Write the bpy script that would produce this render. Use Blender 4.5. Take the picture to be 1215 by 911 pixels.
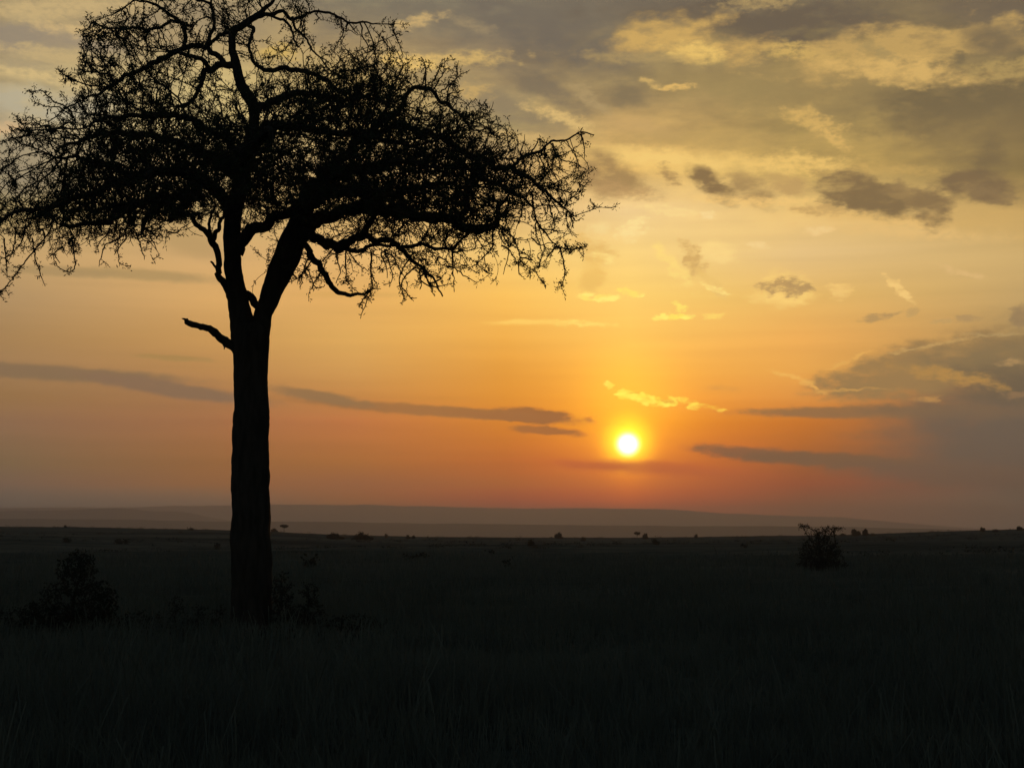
import bpy, math, random
import numpy as np
from mathutils import Vector, kdtree, noise as mnoise

for o in list(bpy.data.objects):
    bpy.data.objects.remove(o, do_unlink=True)
scene = bpy.context.scene
col = scene.collection
R = math.radians
rnd = random.Random(7)

# ------------------------------------------------------------------ camera
F = 1670.0            # focal length in pixels of the 1215 px wide photograph
W0, H0 = 1215.0, 911.0
HORIZON = 634.0
CAM = Vector((0, 0, 2.0))
PITCH = math.atan((HORIZON - H0 / 2) / F)
cd = bpy.data.cameras.new('camera')
cam = bpy.data.objects.new('camera', cd)
col.objects.link(cam)
cam.location = CAM
cam.rotation_euler = (math.pi / 2 + PITCH, 0, 0)
cd.sensor_width = 36
cd.lens = 36 * F / W0
cd.clip_start = 0.1
cd.clip_end = 80000
scene.camera = cam
scene.render.resolution_x = 1024
scene.render.resolution_y = 767
scene.view_settings.view_transform = 'Standard'
scene.view_settings.look = 'None'
scene.view_settings.exposure = 0
scene.view_settings.gamma = 1
scene.view_settings.use_curve_mapping = False

SP, CP = math.sin(PITCH), math.cos(PITCH)


def pdir(px, py):
    """world direction seen at a point of the photograph"""
    a, b = (px - W0 / 2) / F, (H0 / 2 - py) / F
    return Vector((a, CP - b * SP, SP + b * CP)).normalized()


def ang(px, py):
    d = pdir(px, py)
    return math.atan2(d.x, d.y), math.asin(d.z)


def at(px, py, Y):
    """world point at depth Y (metres along +y) seen at px, py"""
    d = pdir(px, py)
    return CAM + d * (Y / d.y)


def lin(c):
    return tuple(((v / 255) / 12.92 if v <= 10 else ((v / 255 + .055) / 1.055) ** 2.4) for v in c)


cy = scene.cycles
cy.max_bounces = 3
cy.diffuse_bounces = 2
cy.glossy_bounces = 1
cy.transmission_bounces = 1
cy.volume_bounces = 1
cy.use_adaptive_sampling = True
cy.adaptive_threshold = 0.015
cy.use_denoising = True

# ------------------------------------------------------------------ sun and sky
SUN_AZ, SUN_EL = ang(745, 527)
SUN = Vector((math.sin(SUN_AZ) * math.cos(SUN_EL), math.cos(SUN_AZ) * math.cos(SUN_EL), math.sin(SUN_EL)))
sl = bpy.data.lights.new('sun', 'SUN')
sl.energy = 0.22
sl.angle = R(0.5)
sl.color = (1.0, 0.40, 0.10)
so = bpy.data.objects.new('sun', sl)
col.objects.link(so)
so.rotation_euler = SUN.to_track_quat('Z', 'Y').to_euler()
so.location = (0, 0, 60)

world = bpy.data.worlds.new('World')
scene.world = world
world.use_nodes = True
world.cycles.sampling_method = 'MANUAL'
world.cycles.sample_map_resolution = 512
nt = world.node_tree
nt.nodes.clear()


def N(kind):
    return nt.nodes.new(kind)


def L(a, b):
    return nt.links.new(a, b)


def math_node(tree, op, a=None, b=None, c=None, clamp=False):
    n = tree.nodes.new('ShaderNodeMath')
    n.operation = op
    n.use_clamp = clamp
    for i, v in enumerate((a, b, c)):
        if v is None:
            continue
        if hasattr(v, 'links'):
            tree.links.new(v, n.inputs[i])
        else:
            n.inputs[i].default_value = v
    return n.outputs[0]


M = lambda op, a=None, b=None, c=None, clamp=False: math_node(nt, op, a, b, c, clamp)


def vmath(op, a, b=None, scale=None):
    n = N('ShaderNodeVectorMath')
    n.operation = op
    for i, v in enumerate((a, b)):
        if v is None:
            continue
        if hasattr(v, 'links'):
            L(v, n.inputs[i])
        else:
            n.inputs[i].default_value = v
    if scale is not None:
        n.inputs['Scale'].default_value = scale
    return n


def maprange(v, a, b, c=0.0, d=1.0, smooth=False):
    n = N('ShaderNodeMapRange')
    n.interpolation_type = 'SMOOTHSTEP' if smooth else 'LINEAR'
    L(v, n.inputs[0])
    for i, x in enumerate((a, b, c, d)):
        n.inputs[i + 1].default_value = x
    return n.outputs[0]


def mixc(f, a, b, blend='MIX'):
    n = N('ShaderNodeMix')
    n.data_type = 'RGBA'
    n.blend_type = blend
    for s, v in ((0, f), (6, a), (7, b)):
        if hasattr(v, 'links'):
            L(v, n.inputs[s])
        elif s == 0:
            n.inputs[0].default_value = v
        else:
            n.inputs[s].default_value = (v[0], v[1], v[2], 1)
    return n.outputs[2]


tc = N('ShaderNodeTexCoord')
D = tc.outputs['Generated']
sx = N('ShaderNodeSeparateXYZ')
L(D, sx.inputs[0])
AZ = M('ARCTAN2', sx.outputs[0], sx.outputs[1])
EL = M('ARCSINE', sx.outputs[2])
cx = N('ShaderNodeCombineXYZ')
L(M('MULTIPLY', AZ, F), cx.inputs[0])
L(M('MULTIPLY', EL, F), cx.inputs[1])
P = cx.outputs[0]          # direction as (azimuth, elevation), 1/F radian units


def noise(vec, sxy, detail=5, rough=0.55, seed=0.0):
    mp = N('ShaderNodeMapping')
    mp.inputs['Scale'].default_value = (1 / sxy[0], 1 / sxy[1], 1)
    mp.inputs['Location'].default_value = (seed, seed * .7, seed)
    L(vec, mp.inputs['Vector'])
    n = N('ShaderNodeTexNoise')
    n.inputs['Scale'].default_value = 1
    n.inputs['Detail'].default_value = detail
    n.inputs['Roughness'].default_value = rough
    L(mp.outputs[0], n.inputs['Vector'])
    return n


n1 = noise(P, (80, 46), 3, 0.5, 3.1)
n2 = noise(P, (170, 70), 2, 0.5, 9.7)
w1 = vmath('SCALE', vmath('SUBTRACT', n1.outputs['Color'], (.5, .5, .5)).outputs[0], scale=34).outputs[0]
w2 = vmath('SCALE', vmath('SUBTRACT', n2.outputs['Color'], (.5, .5, .5)).outputs[0], scale=44).outputs[0]
w1 = vmath('MULTIPLY', w1, (1, .5, 0)).outputs[0]
w2 = vmath('MULTIPLY', w2, (1, .45, 0)).outputs[0]
wflat = vmath('MULTIPLY', w1, (.8, .5, 0)).outputs[0]
w12 = vmath('ADD', w1, w2).outputs[0]
PW = vmath('ADD', P, w12).outputs[0]
FB = M('SUBTRACT', noise(P, (62, 30), 7, 0.64, 21.3).outputs['Fac'], .5)      # ragged edges
FBF = M('SUBTRACT', noise(P, (20, 10), 5, 0.66, 5.3).outputs['Fac'], .5)

TXB = M('MULTIPLY_ADD', M('SUBTRACT', noise(P, (40, 16), 6, 0.6, 61.0).outputs['Fac'], .5), 2.8, .98, clamp=True)
TXS = M('MULTIPLY_ADD', M('SUBTRACT', noise(P, (13, 6.5), 4, 0.6, 71.0).outputs['Fac'], .5), 3.4, .85, clamp=True)
n3 = noise(P, (17, 9), 3, 0.6, 33.0)
w3 = vmath('MULTIPLY', vmath('SUBTRACT', n3.outputs['Color'], (.5, .5, .5)).outputs[0], (22, 11, 0)).outputs[0]

# clear sky behind the clouds: colour by elevation at several azimuths
YS = [660, 635, 600, 575, 550, 500, 470, 440, 400, 350, 300, 250, 200, 150, 100, 50, 0, -250]
COLS = {
    -150: [(2.8, 50.7, 91.0), (2.9, 52.5, 93.8), (3.3, 57.8, 96.8), (3.3, 44.7, 49.3), (3.3, 3.3, 3.3), (3.3, 3.3, 3.3), (3.3, 3.3, 128.0), (3.3, 3.3, 96.1), (3.3, 3.3, 95.9), (3.3, 3.3, 3.3), (3.3, 3.3, 3.3), (3.3, 3.3, 25.1), (3.3, 3.3, 50.3), (3.3, 3.3, 3.3), (3.3, 3.3, 3.3), (3.3, 3.3, 3.3), (3.3, 3.3, 3.3), (3.3, 3.3, 3.3)],
    0: [(130.4, 139.0, 140.2), (135.0, 149.1, 144.3), (159.1, 163.8, 152.9), (176.4, 141.0, 114.3), (164.8, 132.9, 88.7), (173.3, 129.0, 92.7), (180.2, 135.0, 82.5), (186.7, 143.7, 96.1), (191.5, 149.4, 95.9), (200.5, 163.6, 114.1), (219.0, 180.5, 122.9), (188.2, 165.1, 109.7), (171.2, 156.2, 121.2), (200.9, 182.7, 145.0), (196.3, 174.7, 127.9), (186.5, 165.0, 125.2), (186.2, 164.3, 121.4), (3.3, 3.3, 3.3)],
    250: [(151.3, 145.0, 132.2), (156.9, 145.0, 136.3), (199.4, 164.7, 136.3), (225.6, 140.1, 63.4), (206.7, 132.3, 59.9), (204.0, 133.4, 80.8), (201.7, 141.8, 87.3), (219.5, 160.5, 93.3), (230.9, 174.4, 99.4), (245.5, 191.1, 117.4), (232.7, 187.5, 125.2), (206.5, 176.5, 118.5), (203.7, 176.8, 123.9), (204.2, 183.7, 128.9), (214.2, 190.9, 131.3), (183.2, 158.6, 114.1), (172.3, 152.0, 115.6), (3.3, 3.3, 3.3)],
    420: [(197.7, 131.8, 3.6), (214.8, 136.1, 3.6), (283.4, 149.8, 3.3), (239.0, 136.7, 68.4), (236.5, 140.1, 45.1), (243.6, 143.7, 72.7), (239.7, 162.5, 79.8), (249.8, 183.2, 95.8), (256.9, 196.5, 104.2), (255.5, 195.4, 111.1), (253.3, 201.6, 126.6), (226.5, 188.5, 118.5), (207.1, 174.8, 118.4), (192.8, 165.5, 110.3), (200.8, 170.9, 107.5), (172.6, 148.4, 106.8), (139.6, 130.7, 108.4), (3.3, 3.3, 3.3)],
    600: [(241.2, 73.3, 3.6), (269.9, 73.3, 3.4), (318.2, 80.5, 3.3), (283.2, 139.4, 3.3), (270.8, 136.0, 6.9), (275.9, 162.8, 27.9), (278.4, 179.4, 48.4), (275.8, 187.2, 64.1), (282.0, 204.6, 85.1), (285.6, 221.5, 105.3), (268.3, 222.2, 130.0), (238.4, 194.1, 124.4), (208.5, 171.3, 115.0), (175.5, 155.5, 108.5), (167.9, 145.0, 105.0), (137.9, 122.7, 100.7), (135.0, 127.4, 107.5), (3.3, 3.3, 3.3)],
    745: [(299.3, 106.0, 3.4), (335.1, 109.6, 3.4), (395.1, 120.5, 3.3), (343.0, 150.6, 3.3), (330.2, 151.6, 3.3), (321.1, 187.8, 3.3), (315.8, 200.7, 53.6), (307.8, 212.9, 78.1), (297.5, 228.1, 105.7), (290.0, 239.3, 125.9), (280.6, 238.2, 144.8), (265.1, 227.4, 159.4), (246.6, 200.7, 116.0), (207.7, 169.8, 106.8), (173.7, 149.6, 103.2), (143.7, 127.5, 94.1), (125.1, 111.3, 92.9), (3.3, 3.3, 3.3)],
    950: [(195.0, 92.7, 3.3), (209.2, 92.7, 3.3), (238.4, 98.6, 3.3), (232.2, 88.8, 3.3), (225.6, 115.9, 21.7), (258.9, 144.4, 16.2), (279.1, 183.1, 75.8), (277.4, 198.4, 90.1), (280.1, 204.6, 102.1), (260.9, 209.2, 116.7), (254.7, 215.4, 147.2), (260.6, 217.5, 134.7), (216.9, 179.9, 101.7), (190.2, 160.7, 95.8), (173.8, 146.1, 94.6), (155.8, 135.5, 86.6), (124.1, 111.0, 89.3), (3.3, 3.3, 3.3)],
    1215: [(144.7, 157.1, 140.2), (154.5, 162.2, 140.2), (164.5, 167.2, 144.7), (112.2, 109.0, 99.9), (93.4, 100.0, 89.4), (120.8, 108.4, 89.5), (131.9, 110.0, 83.7), (152.4, 126.2, 83.3), (196.4, 161.7, 101.1), (222.0, 184.3, 118.8), (231.5, 194.3, 125.7), (213.0, 175.2, 106.0), (153.1, 130.3, 79.5), (145.7, 123.9, 81.6), (144.8, 122.9, 82.8), (129.5, 114.2, 83.9), (120.8, 105.8, 84.7), (3.3, 3.3, 3.3)],
    1400: [(3.1, 82.6, 159.1), (3.2, 82.6, 159.1), (3.3, 85.1, 164.2), (3.3, 58.2, 128.4), (3.3, 3.3, 89.4), (3.3, 3.3, 44.7), (3.3, 3.3, 39.9), (3.3, 3.3, 42.1), (3.3, 3.3, 3.3), (3.3, 3.3, 3.3), (3.3, 3.3, 3.3), (3.3, 3.3, 3.3), (3.3, 3.3, 79.5), (3.3, 3.3, 59.8), (3.3, 3.3, 3.3), (3.3, 3.3, 3.3), (3.3, 3.3, 3.3), (3.3, 3.3, 3.3)],
}
# the same places as they look from the plain, through the haze
SEEN = {-150: [(84, 74, 68), (86, 76, 70), (98, 84, 72), (108, 90, 74), (116, 94, 72), (132, 102, 76), (140, 108, 78), (150, 116, 84), (158, 124, 88), (170, 138, 98), (182, 150, 106), (165, 145, 100), (155, 140, 110), (165, 150, 120), (170, 150, 115), (160, 142, 112), (150, 135, 108), (80, 80, 78)], 0: [(84, 74, 68), (88, 78, 70), (103, 87, 74), (114, 92, 75), (123, 98, 73), (140, 106, 78), (149, 113, 76), (158, 122, 84), (167, 131, 88), (178, 145, 102), (194, 160, 110), (172, 150, 102), (160, 145, 112), (182, 165, 130), (180, 160, 118), (172, 152, 115), (170, 150, 112), (85, 84, 80)], 250: [(88, 78, 68), (92, 80, 70), (116, 90, 70), (134, 95, 66), (146, 101, 64), (162, 111, 73), (168, 120, 78), (184, 136, 84), (199, 151, 90), (214, 167, 105), (208, 168, 113), (190, 162, 110), (188, 163, 115), (190, 170, 120), (198, 176, 122), (175, 152, 110), (165, 145, 110), (90, 86, 78)], 420: [(92, 80, 66), (100, 82, 66), (132, 90, 61), (145, 96, 64), (163, 106, 62), (189, 119, 69), (195, 134, 74), (208, 153, 85), (220, 168, 93), (225, 173, 101), (226, 180, 114), (207, 172, 110), (192, 162, 110), (182, 156, 105), (188, 160, 103), (165, 142, 102), (140, 128, 104), (90, 86, 78)], 600: [(110, 78, 55), (125, 78, 52), (146, 86, 50), (163, 97, 56), (183, 106, 55), (213, 131, 53), (223, 146, 58), (230, 158, 66), (241, 176, 80), (249, 194, 97), (240, 198, 117), (218, 178, 115), (194, 160, 108), (168, 147, 103), (160, 138, 100), (136, 120, 97), (132, 122, 102), (88, 82, 72)], 745: [(125, 78, 48), (140, 82, 48), (165, 90, 46), (186, 100, 44), (212, 112, 38), (240, 145, 40), (249, 161, 60), (252, 176, 74), (253, 194, 94), (253, 208, 112), (250, 212, 130), (240, 205, 142), (226, 184, 110), (194, 159, 101), (166, 142, 98), (140, 123, 91), (125, 110, 90), (85, 78, 66)], 950: [(105, 78, 60), (112, 80, 60), (128, 84, 60), (143, 86, 58), (160, 96, 56), (200, 120, 52), (221, 147, 70), (229, 164, 81), (237, 175, 92), (230, 184, 106), (228, 192, 130), (234, 195, 122), (200, 166, 97), (178, 150, 91), (164, 138, 90), (148, 128, 84), (125, 110, 86), (80, 74, 64)], 1215: [(94, 82, 70), (98, 84, 70), (106, 87, 71), (104, 85, 71), (103, 86, 72), (116, 95, 75), (125, 100, 75), (140, 113, 77), (172, 140, 90), (195, 161, 105), (206, 172, 112), (192, 158, 98), (145, 123, 78), (137, 116, 78), (136, 115, 79), (124, 108, 80), (115, 100, 80), (74, 70, 62)], 1400: [(92, 82, 70), (94, 82, 70), (98, 84, 72), (100, 84, 72), (100, 84, 72), (108, 90, 74), (114, 94, 74), (124, 102, 76), (150, 124, 84), (170, 142, 98), (180, 152, 104), (165, 140, 92), (132, 114, 78), (122, 105, 76), (116, 100, 75), (110, 98, 76), (104, 94, 78), (70, 68, 62)]}
E0 = ang(607, 672)[1]
E1 = ang(607, -260)[1]
TEL = maprange(EL, E0, E1)
prev = None
pax = None
sky = None
for x, cols in COLS.items():
    cr = N('ShaderNodeValToRGB')
    cr.color_ramp.interpolation = 'LINEAR'
    els = cr.color_ramp.elements
    pts = sorted(((ang(x, y)[1] - E0) / (E1 - E0), c) for y, c in zip(YS, cols))
    els[0].position = max(0, pts[0][0]); els[0].color = (*lin(pts[0][1]), 1)
    els[1].position = min(1, pts[-1][0]); els[1].color = (*lin(pts[-1][1]), 1)
    for p, c in pts[1:-1]:
        e = els.new(min(.999, max(.001, p)))
        e.color = (*lin(c), 1)
    L(TEL, cr.inputs[0])
    a = ang(x, 400)[0]
    if sky is None:
        sky = cr.outputs[0]
    else:
        sky = mixc(maprange(AZ, pax, a), sky, cr.outputs[0])
    pax = a

# broad mottling of the high cloud sheet, strongest towards the top
up = maprange(EL, ang(607, 330)[1], ang(607, 120)[1], 0, 1, True)
mot = maprange(noise(P, (130, 38), 7, 0.62, 40).outputs['Fac'], .32, .68, -1, 1)
mot2 = maprange(noise(P, (42, 20), 5, 0.6, 90).outputs['Fac'], .32, .68, -.45, .45)
mf = M('MULTIPLY_ADD', M('MULTIPLY', M('ADD', mot, mot2), up), .5, .5, clamp=True)
motc = mixc(mf, (.76, .77, .83), (1.25, 1.22, 1.10))
low = maprange(noise(P, (260, 12), 4, 0.5, 77).outputs['Fac'], .3, .7, .965, 1.035)
sky = mixc(1.0, mixc(1.0, sky, motc, 'MULTIPLY'), low, 'MULTIPLY')

# sun disc and its aureole
dots = vmath('DOT_PRODUCT', vmath('NORMALIZE', D).outputs[0], tuple(SUN)).outputs['Value']
RS = M('MULTIPLY', M('ARCCOSINE', M('MINIMUM', dots, 1.0)), F)           # angle from the sun


def gauss(r, s, p=2.0):
    return M('EXPONENT', M('MULTIPLY', M('POWER', M('DIVIDE', r, s), p), -1.0))


GLOW = []


def glow(fac, c):
    global sky
    n = vmath('SCALE', c)
    L(fac, n.inputs['Scale'])
    sky = mixc(1.0, sky, n.outputs[0], 'ADD')


glow(gauss(RS, 10.8, 3.2), (8, 7, 5))
glow(gauss(RS, 24.5, 2.3), (2.8, 2.0, .05))
glow(gauss(RS, 58, 1.5), (.55, .26, .0))
# column of light: shallow vertical glare above and below the sun
cxs = M('SUBTRACT', M('MULTIPLY', AZ, F), SUN_AZ * F)
cys = M('SUBTRACT', M('MULTIPLY', EL, F), SUN_EL * F)
glow(M('MULTIPLY', gauss(M('ABSOLUTE', cxs), 62, 2), gauss(M('ABSOLUTE', M('SUBTRACT', cys, 52)), 62, 2)), (.34, .26, .015))
glow(M('MULTIPLY', gauss(M('ABSOLUTE', cxs), 26, 2), gauss(M('ABSOLUTE', M('ADD', cys, 40)), 45, 2)), (.34, .085, -.01))

# clouds: (x, y, half width, half height, tilt, colour, opacity, softness, warp, ragged)
CL = [
    # high grey sheet
    (620, 15, 330, 50, 3, (124, 112, 94), .75, .8, 1, .9),
    (650, 42, 95, 34, 18, (116, 105, 91), .7, .8, 1, .6),
    (905, 30, 190, 30, 0, (108, 94, 77), .85, .7, 1, .8),
    (1190, 20, 90, 40, 0, (112, 98, 80), .7, .8, 1, .8),
    (985, 112, 210, 34, 2, (150, 128, 84), .75, .8, 1, .6),
    (1150, 118, 110, 32, -8, (114, 99, 72), .85, .7, 1, .7),
    (1165, 165, 90, 40, 0, (130, 110, 76), .6, .8, 1, .7),
    (560, 110, 70, 18, 10, (150, 132, 100), .6, .8, 1, .8),
    (648, 108, 50, 14, 28, (128, 113, 90), .8, .7, 1, .6),
    (610, 130, 60, 14, 20, (145, 127, 98), .7, .7, 1, .6),
    (745, 112, 28, 14, 10, (132, 115, 86), .8, .7, 1, .6),
    (875, 110, 60, 20, 0, (158, 136, 88), .5, .8, 1, .6),
    # golden breaks in it
    (810, 48, 78, 24, 5, (210, 170, 98), .85, .7, 1, 1.0),
    (828, 62, 30, 12, 5, (232, 192, 108), .85, .8, 1, .8),
    (895, 4, 42, 9, -3, (170, 144, 96), .9, .6, 1, .9),
    (955, 63, 50, 11, 3, (206, 170, 98), .85, .7, 1, .8),
    (1070, 58, 120, 26, -8, (196, 160, 96), .85, .6, 1, 1.1),
    (1085, 84, 85, 14, 3, (216, 176, 104), .85, .6, 1, 1.1),
    (1200, 82, 50, 12, -5, (176, 148, 92), .8, .7, 1, .9),
    (1040, 60, 26, 8, 20, (168, 142, 92), .8, .6, 1, .9),
    (1172, 48, 30, 16, 10, (118, 102, 78), .8, .6, 1, .9),
    (1140, 68, 9, 7, 40, (122, 106, 78), .8, .6, 1, .7),
    (968, 147, 34, 12, 18, (214, 174, 100), .8, .7, 1, .9),
    (990, 166, 22, 6, 35, (222, 180, 104), .7, .7, 1, .8),
    (802, 104, 20, 4.5, -8, (222, 180, 104), .9, .5, .6, .9),
    (775, 100, 12, 4, 20, (208, 172, 104), .8, .6, .6, .9),
    (745, 68, 70, 6, 2, (178, 150, 98), .6, .7, 1, .8),
    (498, 26, 26, 8, -12, (200, 168, 112), .9, .6, 1, .8),
    (560, 30, 30, 8, 20, (158, 138, 104), .7, .7, 1, .8),
    (540, 70, 62, 9, -3, (214, 178, 108), .8, .7, 1, .8),
    (482, 74, 34, 10, 5, (232, 192, 112), .85, .7, 1, .8),
    (560, 108, 24, 9, 0, (206, 170, 104), .7, .7, 1, .8),
    (665, 140, 42, 7, 18, (222, 186, 118), .8, .7, 1, .9),
    (700, 118, 26, 8, 35, (178, 152, 106), .7, .7, 1, .8),
    (620, 163, 50, 8, 8, (212, 176, 112), .7, .7, 1, .9),
    (760, 152, 46, 11, 10, (198, 162, 104), .7, .7, 1, .9),
    (800, 190, 130, 13, 3, (244, 203, 120), .85, .7, 1, .7),
    (940, 195, 80, 12, 3, (236, 194, 112), .8, .7, 1, .8),
    (840, 165, 110, 12, 0, (186, 154, 94), .55, .7, 1, .8),
    (1060, 200, 60, 7, 3, (196, 160, 94), .6, .7, 1, .8),
    # row of dark puffs
    (718, 205, 46, 24, 20, (160, 129, 86), .85, .6, 1, .8),
    (738, 226, 36, 10, 10, (186, 148, 96), .7, .7, 1, .8),
    (792, 207, 16, 8, 42, (172, 138, 90), .85, .6, .5, .6),
    (843, 217, 34, 14, 38, (138, 112, 76), .95, .5, .4, .5),
    (888, 223, 32, 16, 32, (166, 135, 88), .85, .6, .5, .7),
    (935, 222, 30, 14, 15, (186, 150, 96), .75, .6, .7, .8),
    (905, 240, 90, 6, 2, (246, 200, 120), .6, .8, .7, .6),
    (1055, 258, 90, 9, 4, (222, 180, 108), .8, .7, .8, .8),
    (1075, 272, 120, 10, 4, (230, 188, 118), .6, .8, .8, .6),
    (1170, 258, 80, 18, 5, (206, 168, 102), .7, .7, 1, .8),
    (1008, 226, 48, 22, 10, (136, 112, 77), .95, .5, .6, .7),
    (1042, 236, 48, 20, 10, (128, 106, 74), .95, .5, .6, .7),
    (1085, 232, 40, 12, 20, (150, 123, 82), .85, .6, .6, .8),
    (1105, 248, 27, 20, 20, (134, 110, 76), .9, .5, .6, .7),
    (975, 248, 36, 6, 3, (196, 158, 98), .8, .6, .6, .8),
    (1160, 219, 54, 18, 6, (128, 106, 76), .95, .5, .7, .8),
    (1178, 232, 34, 9, 14, (138, 114, 80), .85, .6, .7, .8),
    (1172, 180, 20, 26, 10, (120, 102, 74), .7, .7, .8, .7),
    (975, 272, 16, 5, 0, (244, 206, 140), .7, .7, .6, .8),
    # small wisps in the clear band
    (711, 271, 13, 7, 0, (246, 214, 142), .8, .6, .5, .9),
    (751, 272, 17, 11, -25, (251, 220, 146), .9, .5, .5, .9),
    (790, 249, 40, 6, 8, (251, 216, 140), .7, .6, .5, .9),
    (838, 256, 7, 6, 20, (248, 214, 146), .8, .6, .3, .8),
    (903, 291, 12, 5, 0, (246, 210, 142), .7, .6, .3, .8),
    (700, 296, 28, 12, 25, (230, 185, 106), .8, .6, .5, .8),
    (716, 306, 16, 5, 25, (255, 220, 132), .9, .6, .3, .8),
    (703, 325, 14, 20, 10, (236, 188, 100), .7, .6, .5, .8),
    (692, 384, 30, 4, 3, (255, 220, 112), .8, .6, .25, .9),
    (845, 375, 14, 3, 0, (255, 216, 108), .7, .5, .2, .9),
    (800, 316, 30, 9, 50, (255, 218, 124), .75, .6, .4, .9),
    (856, 301, 24, 13, 5, (251, 214, 134), .8, .6, .4, .9),
    (822, 308, 19, 12, 62, (214, 172, 102), .9, .5, .3, .8),
    (842, 334, 24, 5, 42, (236, 194, 112), .9, .5, .2, .7),
    (848, 342, 20, 2.5, 18, (255, 220, 128), .9, .5, .2, .7),
    (929, 347, 38, 20, 3, (252, 208, 120), .9, .5, .5, .8),
    (931, 342, 28, 12, 3, (192, 154, 98), .95, .45, .4, .8),
    (944, 336, 14, 8, 10, (184, 148, 96), .8, .5, .3, .7),
    (997, 344, 13, 9, 10, (243, 198, 118), .85, .5, .3, .9),
    (1065, 343, 21, 5, 38, (244, 200, 122), .9, .5, .2, .8),
    (1140, 322, 30, 3, 15, (222, 182, 120), .7, .6, .3, .8),
    (1048, 375, 26, 4, -10, (184, 147, 94), .9, .5, .2, .7),
    (1083, 371, 8, 4, -10, (194, 156, 98), .8, .5, .2, .7),
    (1146, 379, 16, 5, 0, (178, 144, 96), .9, .5, .2, .8),
    (1120, 382, 14, 2.5, 0, (192, 156, 100), .8, .5, .2, .8),
    (1213, 378, 13, 16, 0, (158, 129, 90), .9, .5, .4, .8),
    # the dim bank low on the right
    (1240, 490, 190, 90, -5, (120, 99, 77), .85, .8, .7, .5),
    (1105, 436, 135, 28, -11, (158, 124, 80), .9, .35, .5, .5),
    (1190, 425, 90, 26, -4, (138, 114, 80), .85, .6, .6, .5),
    (1205, 455, 80, 22, 5, (118, 98, 74), .8, .7, .8, .6),
    (1130, 447, 58, 8, 8, (180, 136, 76), .85, .6, .5, .8),
    (1098, 474, 16, 4, -3, (186, 138, 80), .85, .6, .3, .8),
    (1008, 427, 30, 2.2, -22, (232, 178, 94), .55, .6, .3, .5),
    (1100, 411, 56, 1.8, -12, (206, 166, 102), .5, .6, .3, .5),
    (1180, 397, 40, 1.8, 0, (190, 158, 104), .5, .6, .3, .5),
    (936, 446, 26, 2.4, 14, (240, 182, 92), .7, .6, .3, .7),
    (962, 457, 20, 2.2, 26, (236, 176, 90), .65, .6, .3, .7),
    (1000, 463, 44, 2, -2, (216, 162, 84), .5, .6, .3, .7),
    (1200, 429, 14, 4, -5, (176, 140, 92), .8, .6, .4, .8),
    (1205, 468, 16, 5, -5, (146, 114, 80), .8, .6, .4, .8),
    (860, 461, 18, 2.5, 3, (216, 154, 74), .8, .6, .3, .7),
    # long flat streaks
    (1010, 490, 128, 6.5, 0, (150, 110, 72), .9, .5, -1, .6),
    (1120, 488, 110, 9, 0, (130, 102, 74), .85, .6, -1, .6),
    (1185, 530, 110, 44, 2, (112, 91, 75), .8, .8, -1, .3),
    (900, 539, 78, 8, 5, (140, 97, 66), .9, .5, -1, .6),
    (990, 546, 120, 8.5, 3, (126, 93, 68), .9, .5, -1, .6),
    (1130, 560, 130, 14, 2, (114, 88, 70), .7, .6, -1, .5),
    (770, 555, 118, 8, 3, (180, 98, 48), .7, .8, -1, .5),
    (700, 551, 46, 4, 3, (190, 104, 50), .6, .6, -1, .5),
    (510, 487, 165, 6, 4, (164, 113, 68), .9, .5, -1, .5),
    (382, 471, 60, 7, 9, (150, 113, 76), .9, .5, -1, .5),
    (632, 493, 52, 8.5, 3, (162, 106, 62), .95, .4, -1, .7),
    (648, 511, 42, 5, 3, (168, 108, 60), .9, .5, -1, .7),
    (600, 492, 60, 6, 2, (164, 110, 66), .8, .5, -1, .7),
    (60, 443, 160, 9, 3, (134, 108, 80), .85, .5, -1, .4),
    (200, 461, 110, 8.5, 8, (138, 108, 82), .9, .5, -1, .4),
    (170, 327, 85, 7, 4, (178, 146, 96), .9, .6, -1, .4),
    (60, 322, 80, 6, 3, (166, 138, 94), .7, .6, -1, .4),
    (230, 288, 50, 16, 20, (180, 148, 98), .6, .7, -1, .5),
    (205, 425, 40, 3.5, 4, (168, 132, 80), .8, .6, -1, .6),
    (420, 350, 60, 4, 0, (214, 166, 92), .6, .7, -1, .6),
    (625, 383, 45, 3, 0, (255, 208, 104), .7, .7, -1, .6),
    # lit shreds over the sun
    # left top corner
    (70, 12, 110, 12, -3, (200, 172, 120), .7, .7, 1, .8),
    (30, 44, 75, 15, 3, (146, 132, 112), .85, .6, 1, .7),
    (90, 50, 60, 9, 8, (160, 142, 114), .7, .7, 1, .7),
    (100, 36, 50, 8, 3, (206, 176, 122), .8, .7, .8, .8),
    (60, 66, 70, 9, 8, (194, 168, 118), .75, .7, .8, .8),
    (10, 76, 60, 5, 5, (166, 148, 114), .7, .7, .8, .7),
    (60, 92, 110, 7, 10, (210, 182, 126), .8, .7, .8, .8),
    (40, 122, 90, 18, 3, (178, 168, 142), .8, .7, .8, .6),
    (8, 153, 26, 9, 0, (210, 174, 126), .7, .7, .6, .7),
    (20, 205, 70, 26, 5, (148, 134, 110), .7, .7, .8, .6),
    (325, 28, 36, 20, -10, (186, 160, 110), .7, .7, 1, .8),
    (330, 62, 26, 10, 0, (214, 178, 96), .7, .7, .6, .8),
    (260, 25, 60, 20, 0, (156, 138, 106), .7, .7, 1, .8),
]
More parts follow.
